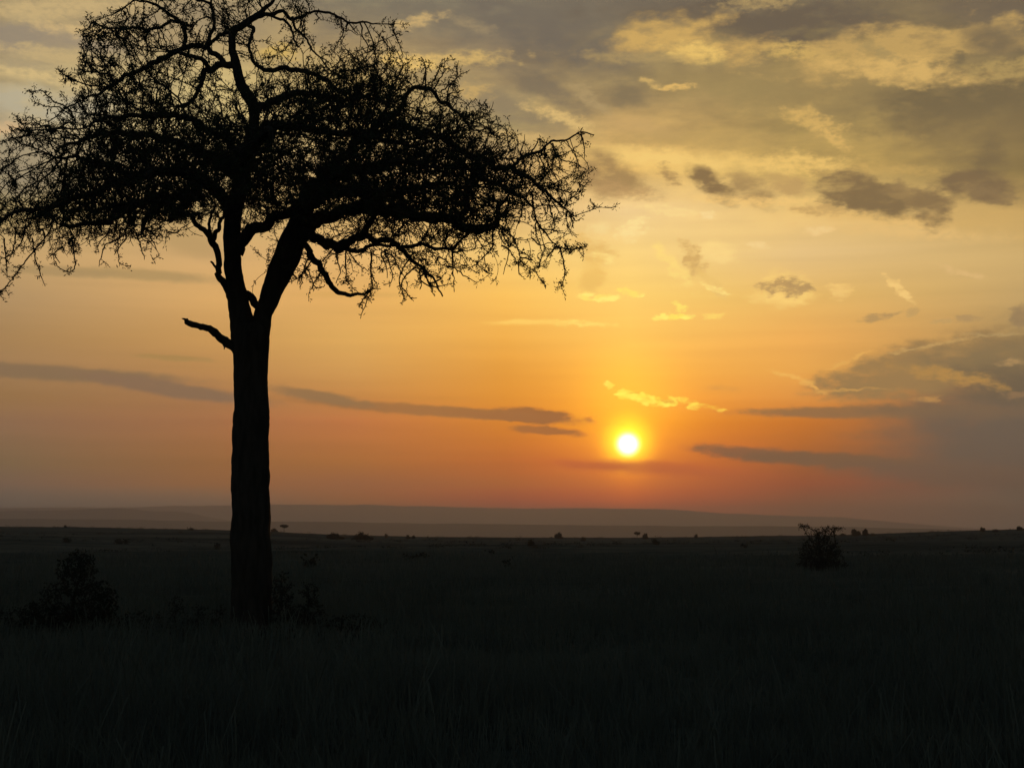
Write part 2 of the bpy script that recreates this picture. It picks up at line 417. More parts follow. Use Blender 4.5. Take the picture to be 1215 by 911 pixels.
# small lit shreds of cloud just over the sun and in the clear band: chains of little puffs
rc = random.Random(4)
for (xa, ya, xb, yb, n_, hw, hh_, jy, c1, c2) in (
        (733, 467, 768, 472, 9, 6, 3.0, 3.0, (255, 240, 92), (255, 226, 78)), (760, 474, 800, 480, 9, 6, 3.0, 3.0, (255, 234, 90), (255, 214, 76)),
        (795, 474, 832, 483, 9, 6, 2.8, 3.5, (255, 222, 84), (250, 196, 74)), (826, 480, 856, 486, 4, 6, 2, 1.5, (250, 196, 76), (244, 180, 66)),
        (718, 452, 726, 459, 4, 4, 2.6, 1.5, (255, 236, 100), (255, 220, 84)), (688, 351, 733, 356, 6, 8, 3, 2.5, (255, 234, 122), (255, 222, 108)),
        (738, 345, 762, 350, 4, 6, 3, 2, (255, 230, 120), (255, 222, 108)), (776, 378, 818, 375, 7, 6, 3, 1.5, (255, 236, 114), (255, 226, 100)),
        (800, 356, 812, 368, 4, 5, 3, 2, (255, 230, 116), (255, 222, 108))):
    for k_ in range(n_):
        f_ = (k_ + rc.random()) / n_
        cc = c1 if rc.random() < .6 else c2
        CL.append((xa + (xb - xa) * f_, ya + (yb - ya) * f_ + rc.uniform(-jy, jy), hw * rc.uniform(.7, 1.5), hh_ * rc.uniform(.7, 1.3), rc.uniform(-15, 20), cc, .95, .6, .2, .7))
CL.append((750, 467.5, 9, 1.8, 3, (240, 180, 62), .8, .6, .2, .5))
CL.append((790, 476, 12, 2.0, 8, (238, 172, 64), .8, .6, .2, .5))
base_sky = sky
SPLX, SPLY = (400, 650, 880), 300          # the cloud field is worked out in eight sectors of the sky
SPLX_A = [ang(x, SPLY)[0] for x in SPLX]
SPLY_E = ang(607, SPLY)[1]


def beyond(c, x, y):
    """colour a cloud must have beyond the haze to be seen as c from the plain"""
    tr = math.exp(-1.9e-4 * min(16500, 308 / max(.004, (634 - y) / F)))
    rows = sorted((yy, k) for k, yy in enumerate(YS) if 0 <= yy <= 575)
    xs = sorted(COLS)
    ins = []
    for ch in range(3):
        per = []
        for X in xs:
            per.append(float(np.interp(y, [r[0] for r in rows], [lin(SEEN[X][r[1]])[ch] - math.exp(-1.9e-4 * min(16500, 308 / max(.004, (634 - r[0]) / F))) * lin(COLS[X][r[1]])[ch] for r in rows])))
        ins.append(float(np.interp(x, xs, per)))
    return tuple(max(.0015, (v - i) / tr) for v, i in zip(lin(c), ins))


SHARED = {'P': P, 'w1': w1, 'w3': w3, 'w12': w12, 'wflat': wflat, 'FB': FB, 'FBF': FBF, 'TXB': TXB, 'TXS': TXS, 'base': base_sky}


def paint(x0, x1, y0, y1):
    """node group: the clouds that reach into one sector, laid over the clear sky in order"""
    global nt
    outer = nt
    nt = bpy.data.node_groups.new('cloud_sector', 'ShaderNodeTree')
    for k, v in SHARED.items():
        kind = 'NodeSocketColor' if k == 'base' else 'NodeSocketFloat' if k in ('FB', 'FBF', 'TXB', 'TXS') else 'NodeSocketVector'
        nt.interface.new_socket(k, in_out='INPUT', socket_type=kind)
    nt.interface.new_socket('sky', in_out='OUTPUT', socket_type='NodeSocketColor')
    gi = N('NodeGroupInput')
    G_ = gi.outputs
    sky = G_['base']
    srcs = {}
    n = 0
    for (x, y, w, h, t, c, op, soft, warp, rag) in CL:
        a0, e0 = ang(x, y)
        ct, st = math.cos(R(t)), math.sin(R(t))
        a1, e1 = ang(x + w * ct, y + w * st)
        a2, e2 = ang(x - h * st, y + h * ct)
        ww = math.hypot(a1 - a0, e1 - e0) * F
        hh = math.hypot(a2 - a0, e2 - e0) * F
        rot = math.atan2(e1 - e0, a1 - a0)
        amp = 1 if h >= 17 else .5 if h >= 8 else .22
        key = -1 if warp < 0 else min(amp, 1 if warp >= .7 else .5 if warp >= .4 else .22)
        mx_ = {1: 40, -1: 14, .5: 20, .22: 14}[key]
        ex = 1.6 * (abs(ww * math.cos(rot)) + abs(hh * math.sin(rot))) + mx_
        ey = 1.6 * (abs(ww * math.sin(rot)) + abs(hh * math.cos(rot))) + mx_
        if a0 * F + ex < x0 * F or a0 * F - ex > x1 * F or e0 * F + ey < y0 * F or e0 * F - ey > y1 * F:
            continue
        if n % 20 == 0:
            # a negligible link to the colour so far keeps the renderer's evaluation in this order
            Pt = vmath('ADD', G_['P'], vmath('SCALE', sky, scale=1e-6).outputs[0]).outputs[0]
            srcs = {}
        n += 1
        if key not in srcs:
            if key == 1:
                off = G_['w12']
            elif key == -1:
                off = G_['wflat']
            else:
                off = vmath('ADD', vmath('SCALE', G_['w1'], scale=key).outputs[0], G_['w3']).outputs[0]
            srcs[key] = vmath('ADD', Pt, off).outputs[0]
        mp = N('ShaderNodeMapping')
        mp.vector_type = 'TEXTURE'
        mp.inputs['Location'].default_value = (a0 * F, e0 * F, 0)
        mp.inputs['Rotation'].default_value = (0, 0, rot)
        mp.inputs['Scale'].default_value = (ww * 1.12, hh * 1.12, 1)
        L(srcs[key], mp.inputs['Vector'])
        ln = vmath('LENGTH', mp.outputs[0]).outputs['Value']
        small = min(w, h) < 13
        v = M('MULTIPLY_ADD', G_['FBF' if small else 'FB'], rag * (1.8 if key == -1 else 3.0), ln)
        m = maprange(v, 1.0 + soft * .45, 1.0 - soft * .95, 0, op * 1.08, True)
        if key != -1:
            m = M('MULTIPLY', m, G_['TXS' if small else 'TXB'])
        sky = mixc(m, sky, beyond(c, x, y))
    go = N('NodeGroupOutput')
    L(sky, go.inputs['sky'])
    grp = nt
    nt = outer
    gn = N('ShaderNodeGroup')
    gn.node_tree = grp
    for k, v in SHARED.items():
        L(v, gn.inputs[k])
    return gn.outputs['sky']


def bgnode(c):
    bg = N('ShaderNodeBackground')
    L(c, bg.inputs[0])
    bg.inputs[1].default_value = 1.0
    return bg.outputs[0]


def mixsh(f, a, b):
    n = N('ShaderNodeMixShader')
    for s_, v in zip((0, 1, 2), (f, a, b)):
        L(v, n.inputs[s_])
    return n.outputs[0]


# away from the sunset the sky is a dim clear Nishita dusk
nish = N('ShaderNodeTexSky')
nish.sky_type = 'NISHITA'
nish.sun_disc = False
nish.sun_elevation = SUN_EL
nish.sun_rotation = SUN_AZ
nish.air_density = 1.2
nish.dust_density = 2.0
dim = vmath('SCALE', nish.outputs[0], scale=0.15).outputs[0]
away = maprange(dots, math.cos(R(36)), math.cos(R(80)), 0, 1, True)
BIG = 9.0
edges = [-BIG] + SPLX_A + [BIG]
colsh = []
for i in range(4):
    hi = mixc(away, paint(edges[i], edges[i + 1], SPLY_E, BIG), dim)
    lo = mixc(away, paint(edges[i], edges[i + 1], -BIG, SPLY_E), dim)
    colsh.append(mixsh(M('GREATER_THAN', EL, SPLY_E), bgnode(lo), bgnode(hi)))
left_ = mixsh(M('GREATER_THAN', AZ, SPLX_A[0]), colsh[0], colsh[1])
right_ = mixsh(M('GREATER_THAN', AZ, SPLX_A[2]), colsh[2], colsh[3])
framed = mixsh(M('GREATER_THAN', AZ, SPLX_A[1]), left_, right_)
far_sky = bgnode(mixc(away, base_sky, dim))
outside = M('MAXIMUM', M('LESS_THAN', dots, math.cos(R(47))), M('LESS_THAN', EL, -.02))
out = N('ShaderNodeOutputWorld')
L(mixsh(outside, framed, far_sky), out.inputs[0])


# ------------------------------------------------------------------ helpers
def tag(o, label=None, cat=None, group=None, kind=None):
    if label: o['label'] = label
    if cat: o['category'] = cat
    if group: o['group'] = group
    if kind: o['kind'] = kind
    return o


def mesh_obj(name, verts, faces, mat, parent=None, smooth=False):
    me = bpy.data.meshes.new(name)
    if isinstance(verts, np.ndarray):
        nv = len(verts)
        me.vertices.add(nv)
        me.vertices.foreach_set('co', verts.astype(np.float32).ravel())
        nf, k = faces.shape
        me.loops.add(nf * k)
        me.loops.foreach_set('vertex_index', faces.astype(np.int32).ravel())
        me.polygons.add(nf)
        me.polygons.foreach_set('loop_start', np.arange(0, nf * k, k, dtype=np.int32))
        me.polygons.foreach_set('loop_total', np.full(nf, k, dtype=np.int32))
        me.update(calc_edges=True)
    else:
        me.from_pydata(verts, [], faces)
        me.update()
    if smooth:
        me.polygons.foreach_set('use_smooth', [True] * len(me.polygons))
    me.materials.append(mat)
    o = bpy.data.objects.new(name, me)
    col.objects.link(o)
    if parent:
        o.parent = parent
    return o


def empty(name, loc):
    o = bpy.data.objects.new(name, None)
    o.location = loc
    col.objects.link(o)
    return o


def material(name, c1, c2, scale, rough=.9, bump=0.0, detail=6, stretch=(1, 1, 1), trans=0.0, spec=.1, bdist=.02):
    m = bpy.data.materials.new(name)
    m.use_nodes = True
    t = m.node_tree
    b = t.nodes['Principled BSDF']
    b.inputs['Roughness'].default_value = rough
    b.inputs['Specular IOR Level'].default_value = spec
    co = t.nodes.new('ShaderNodeTexCoord')
    mp = t.nodes.new('ShaderNodeMapping')
    mp.inputs['Scale'].default_value = stretch
    t.links.new(co.outputs['Object'], mp.inputs[0])
    n = t.nodes.new('ShaderNodeTexNoise')
    n.inputs['Scale'].default_value = scale
    n.inputs['Detail'].default_value = detail
    n.inputs['Roughness'].default_value = .6
    t.links.new(mp.outputs[0], n.inputs['Vector'])
    cr = t.nodes.new('ShaderNodeValToRGB')
    cr.color_ramp.elements[0].position = .35
    cr.color_ramp.elements[0].color = (*c1, 1)
    cr.color_ramp.elements[1].position = .65
    cr.color_ramp.elements[1].color = (*c2, 1)
    t.links.new(n.outputs['Fac'], cr.inputs[0])
    t.links.new(cr.outputs[0], b.inputs['Base Color'])
    if bump:
        bp = t.nodes.new('ShaderNodeBump')
        bp.inputs['Strength'].default_value = bump
        bp.inputs['Distance'].default_value = bdist
        t.links.new(n.outputs['Fac'], bp.inputs['Height'])
        t.links.new(bp.outputs[0], b.inputs['Normal'])
    if trans:
        tr = t.nodes.new('ShaderNodeBsdfTranslucent')
        t.links.new(cr.outputs[0], tr.inputs[0])
        mx = t.nodes.new('ShaderNodeMixShader')
        mx.inputs[0].default_value = trans
        t.links.new(b.outputs[0], mx.inputs[1])
        t.links.new(tr.outputs[0], mx.inputs[2])
        t.links.new(mx.outputs[0], t.nodes['Material Output'].inputs['Surface'])
    return m


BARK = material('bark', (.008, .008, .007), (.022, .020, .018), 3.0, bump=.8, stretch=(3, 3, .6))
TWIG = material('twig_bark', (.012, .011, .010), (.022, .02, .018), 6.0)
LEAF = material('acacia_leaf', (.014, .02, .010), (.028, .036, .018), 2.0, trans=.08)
SHRUB = material('shrub_leaf', (.008, .011, .009), (.018, .022, .016), 2.0)
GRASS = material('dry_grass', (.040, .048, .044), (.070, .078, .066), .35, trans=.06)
HILL = material('hill_scrub', (.04, .045, .03), (.07, .07, .045), .004)

# ------------------------------------------------------------------ ground
CREST = [(-900, 616), (-200, 621), (0, 624.5), (120, 625.5), (250, 628.5), (330, 631), (400, 634.5), (500, 637), (640, 638),
         (760, 638), (900, 636), (1000, 634.5), (1100, 631.5), (1215, 628.5), (1400, 625), (2200, 618)]
CA = [ang(x, y)[0] for x, y in CREST]
CT = [math.tan(ang(x, y)[1]) for x, y in CREST]


def sstep(a, b, x):
    t = np.clip((x - a) / (b - a), 0, 1)
    return t * t * (3 - 2 * t)


def vnoise(x, y, s, seed):
    """cheap smooth pseudo noise out of sines"""
    v = 0
    r = random.Random(seed)
    for i in range(7):
        a = r.uniform(0, 6.28)
        k = 6.28 / s * r.uniform(.5, 1.9)
        v = v + np.sin((x * math.cos(a) + y * math.sin(a)) * k + r.uniform(0, 6.28))
    return v / 3.0


def terrain(x, y):
    x = np.asarray(x, dtype=float)
    y = np.asarray(y, dtype=float)
    r = np.hypot(x, y)
    az = np.arctan2(x, y)
    DC = 720 + 60 * np.sin(az * 5)
    top = 2.0 + DC * np.interp(az, CA, CT)
    h = top * sstep(60, 1.0, 0) * 0 + top * sstep(140, 700, r)
    h = h + .12 * vnoise(x, y, 26, 1) * sstep(15, 60, r) + .35 * vnoise(x, y, 140, 2) * sstep(60, 250, r) * (1 - sstep(450, 700, r))
    h = h + .05 * vnoise(x, y, 7, 3)
    return h * (1 - sstep(800, 2600, r)) - 70 * sstep(800, 3000, r)


nr, na = 230, 540
rr = np.concatenate([[0.0], np.geomspace(1.0, 16000, nr - 1)])
aa = np.linspace(-math.pi, math.pi, na, endpoint=False)
rg, ag = np.meshgrid(rr, aa, indexing='ij')
gx, gy = rg * np.sin(ag), rg * np.cos(ag)
gz = terrain(gx, gy)
V = np.stack([gx, gy, gz], -1).reshape(-1, 3)
I = np.arange(nr - 1)[:, None] * na + np.arange(na)[None, :]
J = np.arange(nr - 1)[:, None] * na + (np.arange(na)[None, :] + 1) % na
Fq = np.stack([I, I + na, J + na, J], -1).reshape(-1, 4)[:, ::-1]


def ground_mat():
    m = bpy.data.materials.new('savanna_ground')
    m.use_nodes = True
    t = m.node_tree
    b = t.nodes['Principled BSDF']
    b.inputs['Roughness'].default_value = 1
    b.inputs['Specular IOR Level'].default_value = 0.0
    co = t.nodes.new('ShaderNodeTexCoord')

    def nz(scale, stretch, detail=8, rough=.65):
        mp = t.nodes.new('ShaderNodeMapping')
        mp.inputs['Scale'].default_value = stretch
        t.links.new(co.outputs['Object'], mp.inputs[0])
        n = t.nodes.new('ShaderNodeTexNoise')
        n.inputs['Scale'].default_value = scale
        n.inputs['Detail'].default_value = detail
        n.inputs['Roughness'].default_value = rough
        t.links.new(mp.outputs[0], n.inputs['Vector'])
        return n.outputs['Fac']
    big = nz(.012, (.6, 1.6, 1), 6)
    med = nz(.16, (.5, 1.2, 1), 7)
    fine = nz(5.0, (1, 1, 1), 6)
    s = math_node(t, 'ADD', math_node(t, 'MULTIPLY', big, .5), math_node(t, 'ADD', math_node(t, 'MULTIPLY', med, .35), math_node(t, 'MULTIPLY', fine, .15)))
    cr = t.nodes.new('ShaderNodeValToRGB')
    e = cr.color_ramp.elements
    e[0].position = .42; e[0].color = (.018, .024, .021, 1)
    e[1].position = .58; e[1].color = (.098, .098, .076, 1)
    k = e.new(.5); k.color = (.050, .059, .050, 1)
    t.links.new(s, cr.inputs[0])
    t.links.new(cr.outputs[0], b.inputs['Base Color'])
    bp = t.nodes.new('ShaderNodeBump')
    bp.inputs['Strength'].default_value = .9
    bp.inputs['Distance'].default_value = .25
    t.links.new(math_node(t, 'ADD', med, math_node(t, 'MULTIPLY', fine, .3)), bp.inputs['Height'])
    t.links.new(bp.outputs[0], b.inputs['Normal'])
    return m


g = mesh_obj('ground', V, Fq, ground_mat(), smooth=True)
tag(g, 'dark grassy savanna plain running to the horizon', kind='structure')


def ridge(name, prof, dist, depth, seed, label, rough=1.0):
    """a long range of hills: real front slope, crest and back slope"""
    az = np.linspace(ang(-1400, 600)[0], ang(2600, 600)[0], 900)
    pa = [ang(x, y)[0] for x, y in prof]
    pt = [math.tan(ang(x, y)[1]) for x, y in prof]
    crest = 2.0 + dist * np.interp(az, pa, pt)
    base = -74.0
    rows = []
    prof_t = [(-1.0, 0), (-.75, .06), (-.5, .22), (-.28, .55), (-.12, .88), (0, 1.0), (.2, .93), (.5, .6), (1.0, 0)]
    for tt, f in prof_t:
        r = dist + depth * tt + .12 * depth * (1 - abs(tt)) * vnoise(az * dist, az * 0 + tt * 900, depth * 1.2, seed)
        x, y = r * np.sin(az), r * np.cos(az)
        h = base + (crest - base) * f
        wob = vnoise(x, y, depth * .3, seed + 1) * (crest - base) * .05 + vnoise(x, y, depth * .07, seed + 2) * (crest - base) * .012
        rows.append(np.stack([x, y, h + wob * rough * (0.25 if f == 1.0 else min(1, f * 2))], -1))
    V = np.concatenate(rows)
    n = len(az)
    I = np.arange(len(rows) - 1)[:, None] * n + np.arange(n - 1)[None, :]
    Fq = np.stack([I, I + 1, I + n + 1, I + n], -1).reshape(-1, 4)
    o = mesh_obj(name, V, Fq, HILL, smooth=True)
    tag(o, label, kind='structure')
    return o


ridge('low_rise', [(-1400, 610), (0, 615), (120, 616), (250, 618), (450, 619.5), (620, 622), (750, 623.5), (1000, 624.5), (1150, 628.5), (1260, 632), (2600, 640)],
      5200, 900, 11, 'low hazy rise just beyond the near plain', .5)
ridge('hills', [(-1400, 606), (-300, 608), (-60, 607), (0, 606.5), (60, 605.5), (100, 604.5), (118, 603.2), (150, 603.2), (165, 604.5), (178, 606), (205, 606.5), (228, 609), (245, 613), (275, 618), (330, 630), (2600, 660)],
      8200, 1000, 21, 'flat topped hazy hill low on the left horizon', .5)
ridge('hills', [(-1400, 600), (-200, 604), (0, 603), (150, 601.5), (200, 600), (260, 600), (330, 598), (440, 598.5), (500, 600.5), (600, 602), (700, 602.5), (800, 604.5), (850, 608), (930, 611.5), (1000, 614), (1060, 619), (1130, 625), (1220, 631), (2600, 645)],
      12000, 1500, 31, 'long pale range of hills on the far horizon', .5)

# ------------------------------------------------------------------ haze
hz = bpy.data.materials.new('haze')
hz.use_nodes = True
t = hz.node_tree
t.nodes.clear()
pv = t.nodes.new('ShaderNodeVolumePrincipled')
pv.inputs['Color'].default_value = (.84, .86, 1.0, 1)
pv.inputs['Density'].default_value = 1.9e-4
pv.inputs['Anisotropy'].default_value = 0.55
ho = t.nodes.new('ShaderNodeOutputMaterial')
t.links.new(pv.outputs[0], ho.inputs['Volume'])
S, zb, zt = 16500.0, -76.0, 310.0
haze = mesh_obj('haze', [(sx_ * S, sy_ * S, z) for z in (zb, zt) for sx_, sy_ in ((-1, -1), (1, -1), (1, 1), (-1, 1))],
                [(0, 3, 2, 1), (4, 5, 6, 7), (0, 1, 5, 4), (1, 2, 6, 5), (2, 3, 7, 6), (3, 0, 4, 7)], hz)
tag(haze, 'thin evening haze over the plain', kind='stuff')


# ------------------------------------------------------------------ wood building
def frames(pts):
    pts = np.asarray(pts, float)
    T = np.gradient(pts, axis=0)
    T /= np.linalg.norm(T, axis=1)[:, None] + 1e-9
    ref = np.tile(np.array([0.3, 1.0, 0.15]), (len(pts), 1))
    A = np.cross(T, ref)
    A /= np.linalg.norm(A, axis=1)[:, None] + 1e-9
    B = np.cross(T, A)
    return A, B


def resample(ctrl, step):
    """Catmull-Rom through control rows (x, y, z, r)"""
    c = np.asarray(ctrl, float)
    c = np.vstack([2 * c[0] - c[1], c, 2 * c[-1] - c[-2]])
    res = []
    for i in range(1, len(c) - 2):
        p0, p1, p2, p3 = c[i - 1], c[i], c[i + 1], c[i + 2]
        n = max(1, int(np.linalg.norm((p2 - p1)[:3]) / step))
        for k in range(n):
            t = k / n
            res.append(.5 * (2 * p1 + (p2 - p0) * t + (2 * p0 - 5 * p1 + 4 * p2 - p3) * t * t + (3 * p1 - p0 - 3 * p2 + p3) * t ** 3))
    res.append(c[-2])
    res = np.array(res)
    res[:, 3] = np.maximum(res[:, 3], .004)
    return res


def tube(rows, sides, lump=0.0, seed=0):
    pts, rad = rows[:, :3], rows[:, 3]
    A, B = frames(pts)
    n = len(pts)
    V = np.zeros((n * sides + 2, 3))
    s = 0.0
    for i in range(n):
        if i:
            s += np.linalg.norm(pts[i] - pts[i - 1])
        for k in range(sides):
            th = 2 * math.pi * k / sides
            r = rad[i]
            if lump:
                q = Vector((math.cos(th) * 1.6, math.sin(th) * 1.6, s / max(.12, rad[i] * 2.2)))
                r *= 1 + lump * mnoise.noise(q + Vector((seed, 0, 0))) + lump * .5 * mnoise.noise(q * 2.7 + Vector((0, seed, 0)))
            V[i * sides + k] = pts[i] + (A[i] * math.cos(th) + B[i] * math.sin(th)) * r
    V[-2], V[-1] = pts[0], pts[-1]
    Fs = []
    for i in range(n - 1):
        for k in range(sides):
            a, b = i * sides + k, i * sides + (k + 1) % sides
            Fs.append((a, b, b + sides, a + sides))
    for k in range(sides):
        Fs.append((n * sides, (k + 1) % sides, k, k))
        Fs.append((n * sides + 1, (n - 1) * sides + k, (n - 1) * sides + (k + 1) % sides, (n - 1) * sides + (k + 1) % sides))
    return V, Fs


def clean_faces(Fs):
    return [tuple(dict.fromkeys(f)) for f in Fs]


def merge(parts):
    V, Fs, o = [], [], 0
    for v, f in parts:
        V.append(v)
        Fs += [tuple(i + o for i in q) for q in f]
        o += len(v)
    return np.concatenate(V), Fs


def twig_mesh(p0, p1, r0, r1):
    """vectorised three-sided prisms"""
    d = p1 - p0
    d /= np.linalg.norm(d, axis=1)[:, None] + 1e-9
    ref = np.where(np.abs(d[:, 2:3]) < .8, np.array([[0, 0, 1.0]]), np.array([[1.0, 0, 0]]))
    A = np.cross(d, ref)
    A /= np.linalg.norm(A, axis=1)[:, None] + 1e-9
    B = np.cross(d, A)
    V = []
    for (p, r) in ((p0, r0), (p1, r1)):
        for k in range(3):
            th = 2.0944 * k
            V.append(p + (A * math.cos(th) + B * math.sin(th)) * r[:, None])
    V = np.stack(V, 1).reshape(-1, 3)
    b = np.arange(len(p0))[:, None] * 6
    quad = np.array([[0, 1, 4, 3], [1, 2, 5, 4], [2, 0, 3, 5]])
    Fq = (b[:, :, None] + quad[None]).reshape(-1, 4)
    return V, Fq


def leaf_mesh(P_, size, rng, elong=1.0, droop=0.0):
    """small random rhombic leaflets"""
    n = len(P_)
    u = rng.normal(size=(n, 3)); u[:, 2] -= droop
    u /= np.linalg.norm(u, axis=1)[:, None]
    w = rng.normal(size=(n, 3))
    w -= (w * u).sum(1)[:, None] * u
    w /= np.linalg.norm(w, axis=1)[:, None]
    s = size[:, None]
    V = np.stack([P_, P_ + u * s * .5 * elong + w * s * .32 / elong, P_ + u * s * elong, P_ + u * s * .5 * elong - w * s * .32 / elong], 1).reshape(-1, 3)
    Fq = np.arange(n * 4).reshape(n, 4)
    return V, Fq


# ------------------------------------------------------------------ the acacia
TD = 29.6
SC = TD / F          # metres per photo pixel at the trunk
tree_z = float(terrain(*at(298, 700, TD)[:2]))
tree_base = Vector((at(298, 745, TD).x, TD, tree_z))
tree = empty('acacia_tree', tree_base)
tag(tree, 'tall flat crowned acacia in silhouette, its thick trunk forking below a wide thorny crown', 'tree')


def P3(x, y, dz=0.0):
    return at(x, y, TD + dz)


def limb_rows(ctrl, step=.08, gn=1.45):
    """ctrl: (px, py, r_px, depth)"""
    rows = []
    for (x, y, r, d) in ctrl:
        p = P3(x, y, d)
        rows.append((p.x, p.y, p.z, r * SC))
    rows = resample(rows, step)
    n = len(rows)
    sd = ctrl[0][0] * 1.7 + ctrl[0][1]
    for i in range(1, n):
        s_ = i * step
        f = min(1, i / 4, ) * gn * min(.05, .020 + .35 * rows[i, 3])
        q = Vector((s_ * 3.2, sd, 0))
        q2 = Vector((s_ * 9.0, sd, 7))
        for k in range(3):
            o_ = Vector((0, 31.7 * k, 0))
            rows[i, k] += f * (1.6 * mnoise.noise(q + o_) + .7 * mnoise.noise(q2 + o_))
    return rows


skel_pts = []        # nodes that branches may grow out of
skel_dir = []


def as_local(V):
    return V - np.array(tree_base)


def add_part(name, parts, mat, smooth=True, label=None):
    V, Fs = merge(parts)
    o = mesh_obj(name, [tuple(v) for v in as_local(V)], clean_faces(Fs), mat, tree, smooth)
    if label:
        o['label'] = label
    return o


trunk_c = [(298, 772, 30, 0), (298, 752, 26, 0), (298, 735, 24.5, 0), (298.5, 700, 23.5, 0), (298, 640, 23, 0), (297.5, 585, 22.5, 0), (297.5, 550, 22, 0),
           (298, 500, 20.5, 0), (298, 450, 20, 0), (298.5, 420, 20.5, 0), (297.5, 398, 21.5, 0), (297, 386, 20, 0)]
left_c = [(293, 420, 15, 0), (288, 390, 15, 0), (285.5, 372, 13.3, 0), (282, 353, 12.3, -.05), (279, 335, 11, -.1), (276.5, 315, 10.2, -.1), (275, 290, 10, -.1),
          (275.5, 270, 10, 0), (278, 250, 10, .05), (284, 225, 9.5, .1), (291, 200, 8.5, .1), (298, 170, 7.5, .1), (301.5, 145, 6.2, .1), (300, 124, 7.2, .1),
          (291, 110, 6.8, .1), (284.5, 95, 6, .05), (280, 77, 5.5, 0), (276, 60, 4.6, 0), (275, 44, 4.6, 0), (277, 37, 4.4, 0), (288, 30, 4.4, 0),
          (298, 23, 4, .1), (307, 18, 3.8, .1), (315, 10, 2.6, .2), (323, 3, 2, .3), (328, -10, 1.6, .4), (330, -30, 1.0, .5)]
right_c = [(304, 418, 13, 0), (308, 392, 13, 0), (311, 377, 11, 0), (317, 361, 11, 0), (325, 341, 13, .1), (333, 322, 15.5, .15), (340, 305, 16, .2), (347, 288, 15, .2),
           (354, 270, 14, .2), (360, 255, 12, .3), (366, 235, 9, .6), (372, 215, 7, 1.0)]
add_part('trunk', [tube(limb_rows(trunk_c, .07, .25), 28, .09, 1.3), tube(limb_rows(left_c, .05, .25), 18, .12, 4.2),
                   tube(limb_rows(right_c, .05, .25), 20, .12, 8.8)], BARK)

